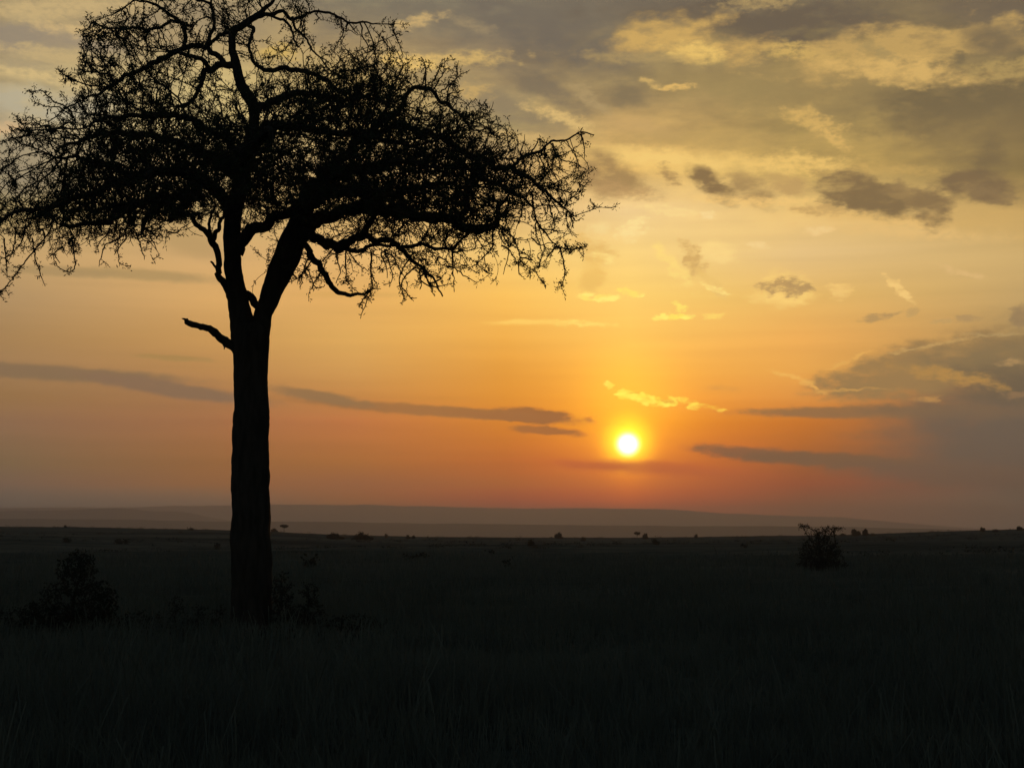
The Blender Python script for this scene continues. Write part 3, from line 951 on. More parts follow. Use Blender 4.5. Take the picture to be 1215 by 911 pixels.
LIMBS = [
    # right side, seen against the sky
    [(350, 285, 10, .2), (362, 270, 10, .1), (380, 259, 9, 0), (404, 251, 8, -.2), (426, 248, 7.5, -.3), (450, 250, 7.5, -.4), (472, 249, 7.5, -.5), (492, 254, 7, -.6), (508, 258, 7, -.6),
     (528, 259, 6.6, -.7), (545, 262, 6.2, -.8), (558, 268, 6, -.8), (569, 272.5, 5.6, -.8), (580, 271, 5, -.8), (589, 266, 4.4, -.8), (592, 255, 3.6, -.8), (594, 244, 3, -.9), (602, 236, 2.2, -1)],
    [(345, 292, 9, .2), (359, 279, 8, 0), (373, 283, 6, -.3), (388, 288, 6, -.6), (402, 295, 5.6, -.9), (412, 288, 5.2, -1.1), (424, 281, 5, -1.3), (433, 277, 4.6, -1.4), (442, 262, 4, -1.6), (450, 248, 3, -1.7)],
    [(358, 284, 5, .1), (365, 295, 4.4, -.2), (371, 305, 4.6, -.4), (378, 318, 4.2, -.5), (391, 331, 4, -.6), (397, 341, 3.6, -.7), (403, 348, 3.2, -.7), (412, 350, 2.8, -.8), (420, 349, 2.4, -.8), (429, 349.5, 1.7, -.8)],
    [(428, 281, 4.4, -1.3), (442, 284, 4.2, -1.5), (461, 285, 4, -1.7), (476, 293, 3.6, -1.9), (487, 307, 2.6, -2), (502, 319, 2.0, -2.1), (516, 335, 1.4, -2.2), (526, 351, .9, -2.3)],
    [(405, 294, 4, -.9), (418, 297, 3.2, -1.1), (430, 297, 2.8, -1.2), (446, 290, 2.4, -1.4), (462, 292, 2, -1.5)],
    [(476, 293, 2.6, -1.9), (490, 292, 2.4, -1.8), (503, 291, 2.4, -1.8), (521, 295, 2.2, -1.8), (540, 295, 1.6, -1.8)],
    [(352, 276, 11, .2), (364, 245, 9, .5), (380, 216, 8, .8), (402, 190, 7, 1.1), (426, 168, 6.5, 1.2), (448, 150, 6, 1.2), (466, 136, 5, 1.1), (478, 126, 4, 1), (482, 114, 3.4, .9), (490, 104.5, 3.2, .8), (500, 103.5, 3.2, .7), (508, 105, 3.2, .7),
     (515, 111, 2.6, .6), (520, 119, 2.4, .6), (531, 122, 2.2, .5), (538, 131, 2, .5), (550, 141, 1.7, .4), (557, 154, 1.5, .4)],
    [(436, 160, 4.5, 1.2), (468, 150, 4.5, 1), (500, 155, 4.4, .8), (530, 168, 4.6, .5), (556, 184, 4.6, .3), (580, 192, 4.6, .1), (606, 200, 4, 0), (622, 209, 3.6, -.1), (637, 219, 3, -.2), (650, 230, 2.2, -.3), (664, 241, 1.6, -.4), (680, 255, 1, -.5)],
    [(545, 262, 4.4, -.8), (552, 242, 4.6, -.6), (556, 222, 4.2, -.4), (566, 206, 3.8, -.2), (578, 195, 3.4, 0)],
    [(566, 210, 3.4, -.3), (588, 218, 3, -.4), (606, 228, 2.6, -.5), (622, 238, 2, -.6), (636, 246, 1.4, -.7)],
    [(606, 200, 3, 0), (618, 190, 2.8, .1), (629, 184, 2.4, .2), (640, 178, 2, .3), (652, 172, 1.7, .4), (671, 164, 1.4, .5), (689, 158, 1.1, .6), (704, 162, .8, .6)],
    # between the two forks
    [(281, 300, 9, -.1), (288, 288, 8, -.1), (297, 276, 7.5, -.2), (308, 268, 7, -.3), (322, 262, 6.5, -.3), (338, 255, 6, -.4), (356, 240, 5.5, -.6), (380, 222, 5, -1), (410, 205, 4.5, -1.6), (440, 196, 4, -2.2), (475, 192, 3.5, -2.8), (505, 196, 2.6, -3.2)],
    [(289, 346, 4, 0), (296, 351, 5.4, 0), (302, 356, 5.2, 0), (309, 366, 4.6, 0), (312, 374, 4, 0)],
    # left side
    [(276, 356, 6, 0), (270, 347, 5.5, -.1), (264, 337, 4.8, -.2), (261, 325, 4.4, -.3), (259.5, 308, 4.2, -.4), (257, 294, 4.6, -.5), (251, 284, 4.6, -.6), (244, 274, 3.8, -.7), (236, 266, 3.4, -.8), (228, 259, 3.4, -.9),
     (214, 251, 3.8, -1.1), (200, 247, 4, -1.3), (186, 243, 4, -1.5), (165, 240, 3.6, -1.8), (140, 244, 3, -2.1), (110, 250, 2.2, -2.4)],
    [(251, 285, 3.2, -.5), (249, 270, 2.2, -.4), (251, 255, 1.8, -.2), (255, 240, 1.4, 0)],
    [(254, 284, 3.4, -.4), (258, 272, 2.8, -.2), (264, 258, 2.4, 0), (267, 244, 2, .2)],
    [(240, 232, 5, .1), (228, 236, 5, -.1), (219, 243, 5, -.2), (210, 251, 4.6, -.3), (201, 260, 3.8, -.4)],
    [(277, 258, 9, 0), (268, 238, 8, .1), (256, 223, 7.5, .1), (240, 212, 7, .2), (218, 206, 6.6, .2), (192, 206, 6, 0), (165, 212, 5.6, -.2), (138, 220, 5.2, -.4), (110, 228, 4.6, -.6), (80, 238, 4, -.8), (48, 247, 3.4, -1), (18, 254, 2.6, -1.1), (-12, 262, 1.6, -1.2)],
    [(240, 212, 5, .2), (222, 232, 5, -.2), (200, 232, 5, -.6), (175, 236, 5, -.9), (150, 248, 4.6, -1.2), (126, 262, 4, -1.5), (100, 268, 3, -1.8), (70, 266, 2.4, -2)],
    [(186, 243, 4, -1.5), (177, 256, 4.2, -1.5), (171, 268, 3.4, -1.5), (168, 279, 2, -1.5)],
    [(285, 215, 7, .2), (262, 195, 6, .8), (235, 178, 5.6, 1.4), (205, 168, 5, 2), (170, 160, 4.4, 2.5), (135, 158, 3.6, 2.9), (100, 165, 2.8, 3.2), (70, 175, 2, 3.4)],
    [(290, 200, 6, .1), (270, 170, 5, -.6), (245, 150, 4.6, -1.2), (215, 140, 4, -1.8), (180, 136, 3.4, -2.3), (145, 138, 2.8, -2.7), (110, 144, 2, -3)],
    [(165, 212, 4.4, -.2), (140, 200, 4, 0), (112, 192, 3.4, .2), (84, 186, 2.6, .4), (62, 187, 1.8, .4)],
    # upper crown
    [(279, 76, 5, 0), (262, 77.5, 4.8, .1), (251, 82, 4.8, .2), (242, 88, 4, .2), (238.5, 98, 3.4, .2), (234, 111, 3, .2), (223, 123, 2.6, .1), (210, 128, 2, 0)],
    [(266, 78, 4, .1), (260, 68, 4, .2), (254, 61, 3.8, .2), (244.6, 56.5, 3.8, .3), (234, 56, 4, .3), (215, 60, 4.2, .3), (200, 66, 4.2, .2), (178, 78, 3.8, .1), (154, 90, 3.2, 0), (133, 100, 2.6, -.1), (112, 112, 1.8, -.2), (98, 122, 1.2, -.3)],
    [(251, 84, 3.6, .2), (243, 75, 3.6, .1), (233, 68, 3.2, 0), (219, 64, 3, 0), (206, 64, 2.4, 0)],
    [(218, 60, 3.2, .3), (220, 48, 3, .2), (219, 37, 3, .1), (214, 28, 2.8, 0), (207.7, 20, 2.6, -.1), (198, 15, 2.3, -.2), (188, 9, 2, -.3), (178, 3, 1.8, -.4), (166, .5, 1.5, -.4), (152, 3, 1.1, -.5), (143, 14, .8, -.5)],
    [(212, 27, 2.3, 0), (204, 27, 2.2, .1), (193, 31, 2.2, .2), (178, 35, 2.1, .3), (160, 34.5, 2, .4), (142, 34, 1.8, .5), (126, 32.5, 1.5, .6), (111, 26, 1, .6)],
    [(219, 36, 2, .1), (223, 28, 2, .1), (229, 29, 1.6, .1), (224, 40, 1.4, 0)],
    [(244.6, 53, 2.8, .2), (251, 43, 2.6, .2), (254, 32, 2.5, .2), (253, 20, 2.3, .2), (249.5, 9, 2.1, .2), (242, 1, 2, .2), (230, -2, 1.6, .2), (220, -10, 1.2, .2)],
    [(249, 10, 1.8, .2), (252, 0, 1.6, .1), (254, -16, 1.1, 0)],
    [(276, 42, 3.4, 0), (266, 39, 3.2, .2), (258, 45, 2.6, .3), (250, 52, 2.4, .4), (243, 56, 2.4, .4)],
    [(303, 20, 3.4, .1), (314, 20, 3.2, .2), (323, 19.5, 3, .3), (331, 15.3, 2.8, .3), (338, 14, 2.7, .4), (347, 20, 2.6, .4), (360, 20, 2.1, .5), (372, 16.5, 1.8, .5), (384, 15.6, 1.8, .5), (394, 16, 1.8, .6), (404, 23, 1.7, .6), (414, 27, 1.6, .6), (425, 26.5, 1.5, .6), (436, 29, 1.3, .6), (452, 27.5, .8, .7)],
    [(347, 20, 2.2, .4), (350, 31, 1.9, .4), (358, 39, 1.7, .5), (366, 50, 1.5, .5), (373, 60, 1.4, .5), (382, 72, 1.2, .6), (394, 86, 1.2, .6)],
    [(293, 30, 2.8, 0), (301, 36, 2.6, -.2), (298, 45, 2.4, -.3), (296, 52, 2.2, -.4), (297, 62, 2.2, -.4), (300, 74, 2.4, -.4), (310, 80, 3, -.4), (323, 80.5, 3.4, -.4), (338, 83, 3.6, -.4), (360, 85, 3.4, -.4), (384, 96, 3, -.3), (404, 110, 2.4, -.2)],
    [(322, 19, 2, .3), (333, 23, 2, .1), (343, 31, 1.8, 0), (347, 42, 1.5, -.1), (352, 56, 1.2, -.2)],
    [(301, 135, 6, .1), (318, 122, 5.6, .5), (340, 114, 5, .9), (364, 112, 4.6, 1.3), (390, 116, 4.2, 1.7), (416, 118, 3.6, 2.1), (440, 112, 2.8, 2.5)],
    [(300, 160, 6, .1), (322, 150, 5.4, -.6), (350, 150, 5, -1.2), (384, 154, 4.6, -1.8), (418, 158, 4, -2.3), (455, 166, 3.4, -2.8), (490, 172, 2.6, -3.2)],
    # limbs running away from and towards the viewer, inside the crown
    [(284, 230, 8, .1), (288, 205, 7, 1.2), (292, 188, 6, 2.4), (290, 178, 5, 3.6), (285, 172, 3.6, 4.6)],
    [(286, 215, 7.5, .1), (290, 190, 7, -1.2), (300, 172, 6, -2.4), (312, 160, 5, -3.6), (322, 156, 3.6, -4.4)],
    [(366, 240, 8, .7), (382, 220, 7, 1.8), (402, 206, 6, 2.8), (428, 200, 5, 3.6), (455, 200, 3.6, 4.2)],
    [(360, 250, 7, .2), (380, 236, 7, -1), (405, 228, 6, -2), (430, 226, 5, -3), (452, 230, 3.6, -3.9)],
    [(268, 240, 6.5, .1), (250, 222, 6, -1), (228, 210, 5.4, -2), (200, 204, 4.6, -3), (170, 206, 3.4, -3.8)],
    [(290, 200, 5, .1), (268, 186, 5, 1.4), (240, 192, 4.6, 2.6), (205, 200, 4, 3.5), (165, 206, 3, 4)],
    [(426, 248, 5, -.3), (458, 232, 5, .4), (492, 222, 4.6, 1.2), (522, 218, 3.8, 1.9), (548, 222, 3, 2.4)],
]
lp = []
for i, c in enumerate(LIMBS):
    c = [(x_, y_, r_ * (.86 if r_ < 5 else .94), d_) for x_, y_, r_, d_ in c]
    rows = limb_rows(c, .06 if c[0][2] > 5 else .045)
    thick = c[0][2]
    lp.append(tube(rows, 10 if thick > 5 else 7, .14, i * 3.7))
    for p in rows[::2]:
        skel_pts.append(p[:3])
for c in (left_c[7:], right_c[6:]):
    for p in limb_rows(c, .1):
        skel_pts.append(p[:3])
for p_ in lp:
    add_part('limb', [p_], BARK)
stub = limb_rows([(285, 424, 5, 0), (278, 414, 5.4, -.1), (270, 405, 5, -.15), (260, 397, 4.6, -.2), (248, 390, 4.2, -.25), (236, 385.5, 3.8, -.3), (226, 382, 3.2, -.3), (220, 380, 2.4, -.3)], .05)
stub2 = limb_rows([(263, 332, 2, -.2), (256.5, 318, 1.6, -.3), (252, 311, 1.4, -.3), (250, 309, 1, -.3)], .04)
splinters = [tube(limb_rows([(223, 381, 1.6, -.3), (218, 378.6, 1.1, -.3), (216, 378, .3, -.3)], .02), 5), tube(limb_rows([(224, 382.5, 1.4, -.26), (219.5, 382.4, .9, -.24), (217.6, 382.8, .3, -.24)], .02), 5),
             tube(limb_rows([(268, 405, 1.8, -.1), (266.5, 411, 1.2, -.05), (267, 415, .5, -.02)], .02), 5)]
add_part('broken_branch', [tube(stub, 12, .42, 50)] + splinters, BARK, label='bare broken branch jutting left from the trunk below the fork')
add_part('broken_branch', [tube(stub2, 6, .2, 60)], BARK, label='short dead spike on the thin left limb')

# crown density, cells of 20 px from (-40, -40): how thickly the branches fill each part
GRID = """
........1111111122221.................
........1222122222222.................
.......12223322431141111..............
.......44443443332222..111............
.......4555544333222222222............
......1444444333333333333321..........
......2355665443333356766331..........
.....22466655333455578888632221.......
.....13477776544456688888764332.......
...34455888877777677888999987654......
..1334569999888888889999999998653.221.
..233458999899998999999899999987544221
..33468999998999999989999998999875432.
.243579999899999999999899999999874421.
.4579999999998653776678888888888653211
.346777777654222443223466766666443221.
.1122232121200.01.1322.33355543322111.
..01001000.......131001123333211111...
..........................1221110.....
......................................
"""
rows_g = [r for r in GRID.strip('\n').split('\n')]
CXp = 335.0
att = []
rng = random.Random(11)
for j, r in enumerate(rows_g):
    for i, ch in enumerate(r):
        if ch in '.0':
            continue
        dens = int(ch)
        cnt = .185 * dens ** 1.75
        k = int(cnt * 1.0 + rng.random())
        for _ in range(k * (20 if dens >= 7 else 19)):
            x = -40 + 20 * i + rng.uniform(-2, 22)
            y = -40 + 20 * j + rng.uniform(-2, 22)
            # holes through which the sky shows
            if any(((x - hx) / hw) ** 2 + ((y - hy) / hh) ** 2 < 1 for hx, hy, hw, hh in
                   ((217, 109, 15, 10), (312, 45, 9, 8), (206, 88, 8, 7), (293, 80, 6, 14), (381, 42, 20, 14), (420, 55, 9, 7), (250, 68, 5, 5), (207, 50, 12, 7),
                    (236, 40, 8, 12), (232, 243, 9, 7), (268, 300, 9, 60), (243, 80, 4, 6), (420, 262, 8, 5), (430, 290, 8, 4), (501, 118, 12, 9), (380, 294, 9, 7),
                    (300, 310, 8, 22), (650, 240, 8, 7), (365, 305, 6, 30), (304, 250, 7, 7), (255, 12, 8, 5), (238, 20, 8, 8), (350, 70, 8, 7), (45, 182, 20, 6))):
                continue
            u = min(1.0, abs(x - CXp) / 375.0)
            dm = 5.0 * math.sqrt(max(0.02, 1 - u * u))
            dm *= .35 + .65 * min(1, max(0, (y + 30) / 170.0))
            if y > 262: dm *= .6
            z = rng.uniform(-1, 1) * dm
            p = P3(x, y, z)
            cn = mnoise.noise(Vector((p.x * 1.2, p.y * 1.0, p.z * 1.9))) + .5 * mnoise.noise(p * 3.1)
            if cn < -.16 + (9 - dens) * .035 and rng.random() < .9:
                continue
            att.append((p.x, p.y, p.z))
att = np.array(att)
print('attractors', len(att))

# space colonisation: branches grow towards the unfilled parts of the crown
nodes = [np.array(p) for p in skel_pts]
par = [-1] * len(nodes)
ndir = [np.zeros(3)] * len(nodes)
n_root = len(nodes)
STEP, KILL = .095, .10
near = np.full(len(att), -1)
ndist = np.full(len(att), 1e9)
alive = np.ones(len(att), bool)
new_idx = list(range(len(nodes)))
hub = np.array(P3(310, 200, 0))
R3 = np.random.RandomState(5)
for it in range(60):
    kd = kdtree.KDTree(len(new_idx))
    for i in new_idx:
        kd.insert(nodes[i], i)
    kd.balance()
    for a in np.nonzero(alive)[0]:
        co, i, d = kd.find(att[a])
        if d < ndist[a]:
            ndist[a] = d
            near[a] = i
            if d < KILL:
                alive[a] = False
    acc = {}
    for a in np.nonzero(alive)[0]:
        i = near[a]
        v = att[a] - nodes[i]
        v /= np.linalg.norm(v)
        if i in acc:
            acc[i] = acc[i] + v
        else:
            acc[i] = v
    if not acc:
        break
    new_idx = []
    for i, v in acc.items():
        v = v / (np.linalg.norm(v) + 1e-9)
        ov = nodes[i] - hub
        ov[2] = 0
        v = v * np.array([1, 1, .72]) + ov / (np.linalg.norm(ov) + 1e-9) * .36 + ndir[i] * .50 + R3.normal(size=3) * .20
        v /= np.linalg.norm(v) + 1e-9
        nodes.append(nodes[i] + v * STEP)
        par.append(i)
        ndir.append(v)
        new_idx.append(len(nodes) - 1)
    if len(nodes) > 130000:
        break
for _ in range(3):                # relax the kinks
    A_ = np.array(nodes); pr_ = np.array(par); g_ = np.arange(n_root, len(A_))
    sm = np.zeros_like(A_); ct_ = np.zeros(len(A_))
    np.add.at(sm, pr_[g_], A_[g_]); np.add.at(ct_, pr_[g_], 1)
    has = g_[ct_[g_] > 0]
    A2 = A_.copy()
    A2[has] = .4 * A_[has] + .3 * A_[pr_[has]] + .3 * sm[has] / ct_[has][:, None]
    nodes = list(A2)
print('nodes', len(nodes), 'iterations', it, 'left', alive.sum())
nodes = np.array(nodes)
par = np.array(par)

# hand traced hanging and reaching twigs round the rim of the crown: (depth, points)
FR = [
    (-.9, [(61, 268), (54, 282), (45, 292), (35, 304), (25, 317), (15, 330), (5, 342), (-3, 350)]), (-.9, [(17, 328), (9, 329), (8, 322)]),
    (-.9, [(40, 296), (42, 308), (47, 322), (53, 340)]), (-.8, [(58, 280), (62, 295), (66, 312), (78, 322), (88, 320), (88, 300), (84, 284)]),
    (-.9, [(50, 272), (52, 290), (40, 298)]), (-.8, [(64, 300), (72, 312)]), (-1, [(18, 270), (18, 284), (14, 300), (6, 306), (-2, 305)]), (-1, [(30, 270), (26, 286), (16, 300), (6, 315)]),
    (-1.4, [(144, 270), (141, 283), (140, 300), (142, 316)]), (-1.5, [(150, 283), (140, 294), (136, 302)]), (-1.5, [(163, 280), (167, 292), (171, 308)]), (-1.5, [(174, 270), (179, 282), (186, 297)]),
    (-1.5, [(140, 284), (130, 288), (124, 293), (120, 304), (118, 316)]), (-1.5, [(128, 278), (120, 286), (114, 293)]), (-1.5, [(186, 262), (190, 272), (186, 282), (178, 274)]), (-1.4, [(228, 262), (216, 271), (210, 276), (200, 275)]),
    (-.4, [(66, 188), (56, 183), (50, 181), (42, 181), (33, 183), (22, 187), (13, 194), (4, 200), (0, 205), (-8, 214)]), (-.4, [(44, 178), (35, 174), (25, 173), (16, 178), (8, 188), (2, 200), (8, 206), (14, 212), (18, 222)]),
    (-.3, [(80, 146), (68, 153), (55, 150), (45, 148), (35, 138)]), (-.3, [(66, 154), (50, 158), (38, 158), (24, 154), (10, 150)]), (-.3, [(40, 158), (25, 162), (10, 165)]), (-.2, [(48, 147), (36, 146), (25, 147), (24, 141)]),
    (-.3, [(46, 182), (38, 172), (45, 166)]), (-.2, [(70, 186), (60, 170), (52, 158)]), (-.2, [(80, 178), (74, 162), (64, 152)]),
    (.2, [(121, 103), (110, 102), (103, 101), (94, 98), (86, 94), (78, 90), (70, 84)]), (.2, [(80, 128), (64, 121), (56, 113), (48.5, 108), (41, 109), (33, 108)]), (.2, [(70, 128), (60, 127), (54, 126), (47, 124), (41, 121)]),
    (.1, [(136, 80), (128, 74), (120, 70), (108, 67), (98, 65)]), (.1, [(130, 80), (116, 79), (104, 74), (95, 70)]), (.1, [(128, 88), (112, 86), (98, 84), (90, 77)]), (.1, [(112, 84), (104, 76), (92, 74)]), (.1, [(120, 70), (119, 60), (126, 54)]),
    (.5, [(140, 34), (130, 40), (118, 36), (110, 38)]), (.5, [(111, 27), (104, 34), (97, 38.5)]), (.5, [(135, 46), (124, 42), (116, 46)]), (.5, [(140, 58), (132, 54), (120, 54)]), (-.5, [(146, 10), (139, 14), (134, 16)]), (-.5, [(146, 13), (150, 20), (149, 27)]),
    (0, [(170, 34), (168, 22), (172, 14)]), (0, [(180, 34), (186, 26), (182, 18)]), (0, [(200, 66), (196, 48), (188, 34)]), (0, [(150, 36), (162, 48), (168, 60), (178, 76)]), (.1, [(130, 34), (146, 48), (152, 62), (158, 86)]),
    (.1, [(236, 4), (248, 22), (262, 30), (272, 34)]), (.1, [(266, 8), (272, 18), (282, 26), (288, 30)]), (.2, [(286, -4), (290, 8), (293, 20)]), (.2, [(302, -6), (306, 4), (312, 10)]), (.2, [(336, -4), (328, 8), (324, 16)]),
    (.3, [(318, 10), (322, 16), (322, 24)]), (.1, [(240, 30), (236, 40), (232, 50)]), (.1, [(246, 20), (236, 24), (228, 34), (226, 46)]),
    (.6, [(404.5, 23), (406, 31), (408, 38), (404, 46), (400, 54), (394, 61)]), (.6, [(427.6, 27), (430, 34), (429, 42), (434, 49), (437, 55), (435, 69), (437, 86)]), (.6, [(414, 28), (419, 35), (424.5, 41.5)]), (.6, [(424, 42), (416, 36), (410, 38)]),
    (.6, [(404, 50), (414, 64), (424, 76), (434, 88)]), (.6, [(400, 56), (410, 60), (420, 68), (436, 80)]), (.6, [(376, 18), (378, 22), (381, 23)]), (.6, [(362, 22), (360, 32), (358, 40)]),
    (.8, [(444.5, 46), (445, 58), (444.5, 77), (444, 90)]), (.8, [(428, 60), (431, 68), (436, 80)]), (.8, [(460, 47.6), (468, 58), (475, 69), (478, 78), (472, 92), (468, 106)]), (.8, [(475, 56), (478, 66), (476, 72)]), (.8, [(459, 54), (464, 58), (468, 62)]), (.8, [(484, 74), (478, 80), (474, 88)]),
    (.8, [(477, 87), (484, 96), (490.6, 103)]), (.7, [(504, 102), (505, 92), (505.4, 82), (503, 76), (502, 71)]), (.7, [(505.4, 82), (509, 79), (511, 74.5)]), (.7, [(512.6, 101), (515, 95), (518.6, 89), (521, 82), (526, 75.7), (532, 72), (541.6, 69.7)]),
    (.6, [(531, 120), (531, 112), (532.5, 104.7), (537, 97), (543, 91.4), (542, 84), (541.6, 77)]), (.6, [(543, 91.4), (550, 87), (558.5, 84)]), (.6, [(542, 86), (536, 84), (529, 83)]), (.6, [(532, 112), (541, 110), (551, 107)]), (.6, [(536, 128), (541, 122), (543, 118)]),
    (.5, [(546, 137), (556, 137), (567, 137)]), (.4, [(556, 152), (566, 155), (576, 153), (585, 155)]), (.3, [(582, 178), (588, 170), (591, 160)]), (.3, [(618, 182), (620, 174), (622, 166)]), (.4, [(630, 182), (636, 172), (640, 164), (646, 170)]),
    (.5, [(656, 170), (658, 180), (664, 188), (676, 192), (684, 194), (690, 198), (696, 202)]), (.5, [(690, 160), (691, 166), (688, 170)]), (.5, [(690, 159), (693, 172), (693.6, 188)]), (.5, [(692, 168), (682, 176), (672, 182), (660, 186)]), (.5, [(689, 158), (690, 152)]),
    (.6, [(692, 205), (690, 214), (688, 222)]), (-.2, [(637, 219), (650, 222), (664, 225), (675, 228), (684, 227.5), (696, 225)]), (-.3, [(650, 222), (664, 214), (676, 208)]), (-.4, [(664, 238), (674, 244), (684, 240)]), (-.4, [(672, 250), (680, 258), (684, 262), (690, 259)]), (-.4, [(676, 256), (680, 264), (679, 268)]),
    (-.5, [(631, 228), (632, 240), (634, 252), (637, 262), (644, 272), (652, 283), (661, 292), (670, 295), (680, 295.5), (690, 294), (697, 291.6)]), (-.5, [(661, 292), (666, 300), (669, 310), (670.6, 324), (668, 334), (666, 343)]),
    (-.5, [(636, 262), (636, 278), (640, 290), (643, 299), (647, 301)]), (-.5, [(642, 291), (650, 288), (656, 288)]), (-.5, [(644, 272), (656, 273), (668, 274)]), (-.6, [(620, 240), (618, 256), (612, 272)]), (-.6, [(650, 236), (654, 252), (658, 266), (656, 276)]),
    (-.8, [(590, 264), (598, 271), (606, 278), (611, 286), (615, 297), (618, 310), (625, 316), (634, 322), (641, 331), (647.5, 340.5)]), (-.8, [(617, 306), (616, 316), (616, 325), (624, 331)]), (-.8, [(596, 272), (600, 286), (604, 296), (602, 308), (597, 326)]), (-.8, [(603, 296), (610, 306), (616, 316)]),
    (-.8, [(590, 270), (594, 282), (600, 290)]), (-.8, [(584, 270), (584.5, 282), (584, 293), (577, 302), (567, 312), (560, 316), (552, 318), (540, 318)]), (-.8, [(567, 314), (572, 319), (578, 323)]), (-.8, [(568, 276), (576, 286), (584, 290)]),
    (-1.6, [(536.6, 295), (537, 312), (538, 330), (538.5, 346)]), (-1.6, [(540, 318), (550, 326), (564, 335)]), (-1.6, [(522, 304), (532, 312), (544, 318)]), (-2, [(487, 306), (480, 315), (476, 323), (474, 335), (477, 346), (481, 357)]), (-2, [(476, 336), (482, 346), (487, 353), (495, 353.6)]),
    (-2, [(502, 319), (508, 334), (516, 352)]), (-2, [(498, 330), (510, 340), (518, 340), (536, 336)]), (-2, [(498, 322), (500, 334), (498, 344)]), (-1.8, [(456, 296), (462, 314), (466, 330), (462, 338)]), (-1.8, [(466, 304), (474, 320), (482, 332)]), (-1.9, [(452, 300), (458, 316), (460, 330)]),
    (-1.9, [(490, 312), (504, 326), (510, 336), (524, 330)]), (-.8, [(410, 298), (410, 314), (411, 331), (417, 340), (425, 348)]), (-1.2, [(440, 298), (440, 314), (441, 330), (441, 342), (434, 351), (429, 358), (425, 364)]), (-1.2, [(441, 342), (436, 356), (427, 378)]), (-1.2, [(441, 343), (447, 343), (452, 343)]),
    (-.9, [(400, 298), (401, 312), (404, 323), (398, 336.5)]), (-.9, [(415, 300), (424, 312), (438, 323)]), (-.9, [(396, 296), (388, 304), (379.5, 313)]), (-1.2, [(436, 352), (441, 360)]), (-1.2, [(440, 326), (446, 334), (448, 342)]),
    (-.1, [(352, 330), (358, 326), (364, 318), (368, 328), (372, 338), (367, 346), (366, 358)]), (-.1, [(372, 338), (380, 342), (386, 338)]), (-.1, [(360, 322), (358, 336), (356, 342)]), (-.3, [(386, 328), (384, 318), (388, 308)]), (-.1, [(341, 336), (350, 332), (356, 328)]),
]
rs = random.Random(3)
kd = kdtree.KDTree(len(nodes))
for i in range(len(nodes)):
    kd.insert(nodes[i], i)
kd.balance()
s0, s1, q0, q1 = [], [], [], []          # segments and radii
leafp = []
for d, pts in FR:
    w = [P3(x, y, d + .12 * k * rs.uniform(-1, 1)) for k, (x, y) in enumerate(pts)]
    # join the end nearest to the grown branches onto them
    ca, cb = kd.find(w[0]), kd.find(w[-1])
    if cb[2] < ca[2]:
        w.reverse()
        ca = cb
    rows = resample([(p.x, p.y, p.z, 1) for p in ([ca[0]] if ca[2] > .03 else []) + w], .07)
    n = len(rows)
    for i in range(1, n):
        rows[i, :3] += np.array([rs.gauss(0, .008) for _ in range(3)])
    for i in range(n - 1):
        t0 = i / n
        s0.append(rows[i, :3]); s1.append(rows[i + 1, :3])
        q0.append(.014 * (1 - t0) + .007); q1.append(.014 * (1 - (i + 1) / n) + .007)
        if rs.random() < .5:
            leafp.append(rows[i, :3])
        if rs.random() < .38:                       # side spurs and thorns
            p = rows[i, :3]
            k = rs.randint(1, 4)
            v = np.array([rs.gauss(0, 1), rs.gauss(0, 1), rs.gauss(0, 1)]); v /= np.linalg.norm(v)
            for _ in range(k):
                v = v + np.array([rs.gauss(0, .35) for _ in range(3)]); v /= np.linalg.norm(v)
                e = p + v * .06
                s0.append(p); s1.append(e); q0.append(.009); q1.append(.006)
                p = e
                if rs.random() < .7: leafp.append(p)

# short straight side shoots
outw = np.array([P3(CXp, 300, 0)[k] for k in range(3)])
for i in range(n_root, len(nodes)):
    if rs.random() < .27:
        v = nodes[i] - outw
        v /= np.linalg.norm(v) + 1e-9
        v = v * .7 + ndir[i] * .5 + np.array([rs.gauss(0, .55), rs.gauss(0, .55), rs.gauss(0, .55) + .1])
        v /= np.linalg.norm(v)
        p = nodes[i]
        k = rs.randint(1, 4)
        for q in range(k):
            e = p + v * .055
            s0.append(p); s1.append(e); q0.append(.0085 - .0012 * q); q1.append(.0073 - .0012 * q)
            if rs.random() < .55:
                leafp.append(e)
            p = e
            v = v + np.array([rs.gauss(0, .12) for _ in range(3)]); v /= np.linalg.norm(v)

# radii of the grown branches by the pipe rule
nn = len(nodes)
acc = np.zeros(nn)
childs = np.zeros(nn, int)
for i in range(nn - 1, n_root - 1, -1):
    if childs[i] == 0:
        acc[i] = .0066 ** 2.7
    if par[i] >= 0:
        acc[par[i]] += acc[i]
        childs[par[i]] += 1
rad = np.minimum(acc ** (1 / 2.7), .07)
ii = np.arange(n_root, nn)
pi_ = par[ii]
r_child = rad[ii]
r_par = np.where(pi_ < n_root, r_child * 1.15, np.minimum(rad[pi_], r_child * 1.5))
thick = r_child > .02
root_of = np.zeros(nn, int)
for i in range(n_root, nn):
    root_of[i] = root_of[par[i]] if par[i] >= n_root and rad[par[i]] > .02 else i
groups = {}
for i in ii[thick]:
    groups.setdefault(root_of[i], []).append(i)
big = sorted(groups.values(), key=len, reverse=True)
for gi in big[:70]:
    gi = np.array(gi)
    gp = par[gi]
    rp = np.where(gp < n_root, rad[gi] * 1.15, np.minimum(rad[gp], rad[gi] * 1.5))
    V1, F1 = twig_mesh(nodes[gp], nodes[gi], rp, rad[gi])
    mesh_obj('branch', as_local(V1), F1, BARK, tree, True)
rest = set(int(v) for gi in big[70:] for v in gi)
thick = thick & np.array([int(i) not in rest for i in ii])
print('branches', len(big))
ft = ~thick
A0 = np.concatenate([nodes[pi_[ft]], np.array(s0)])
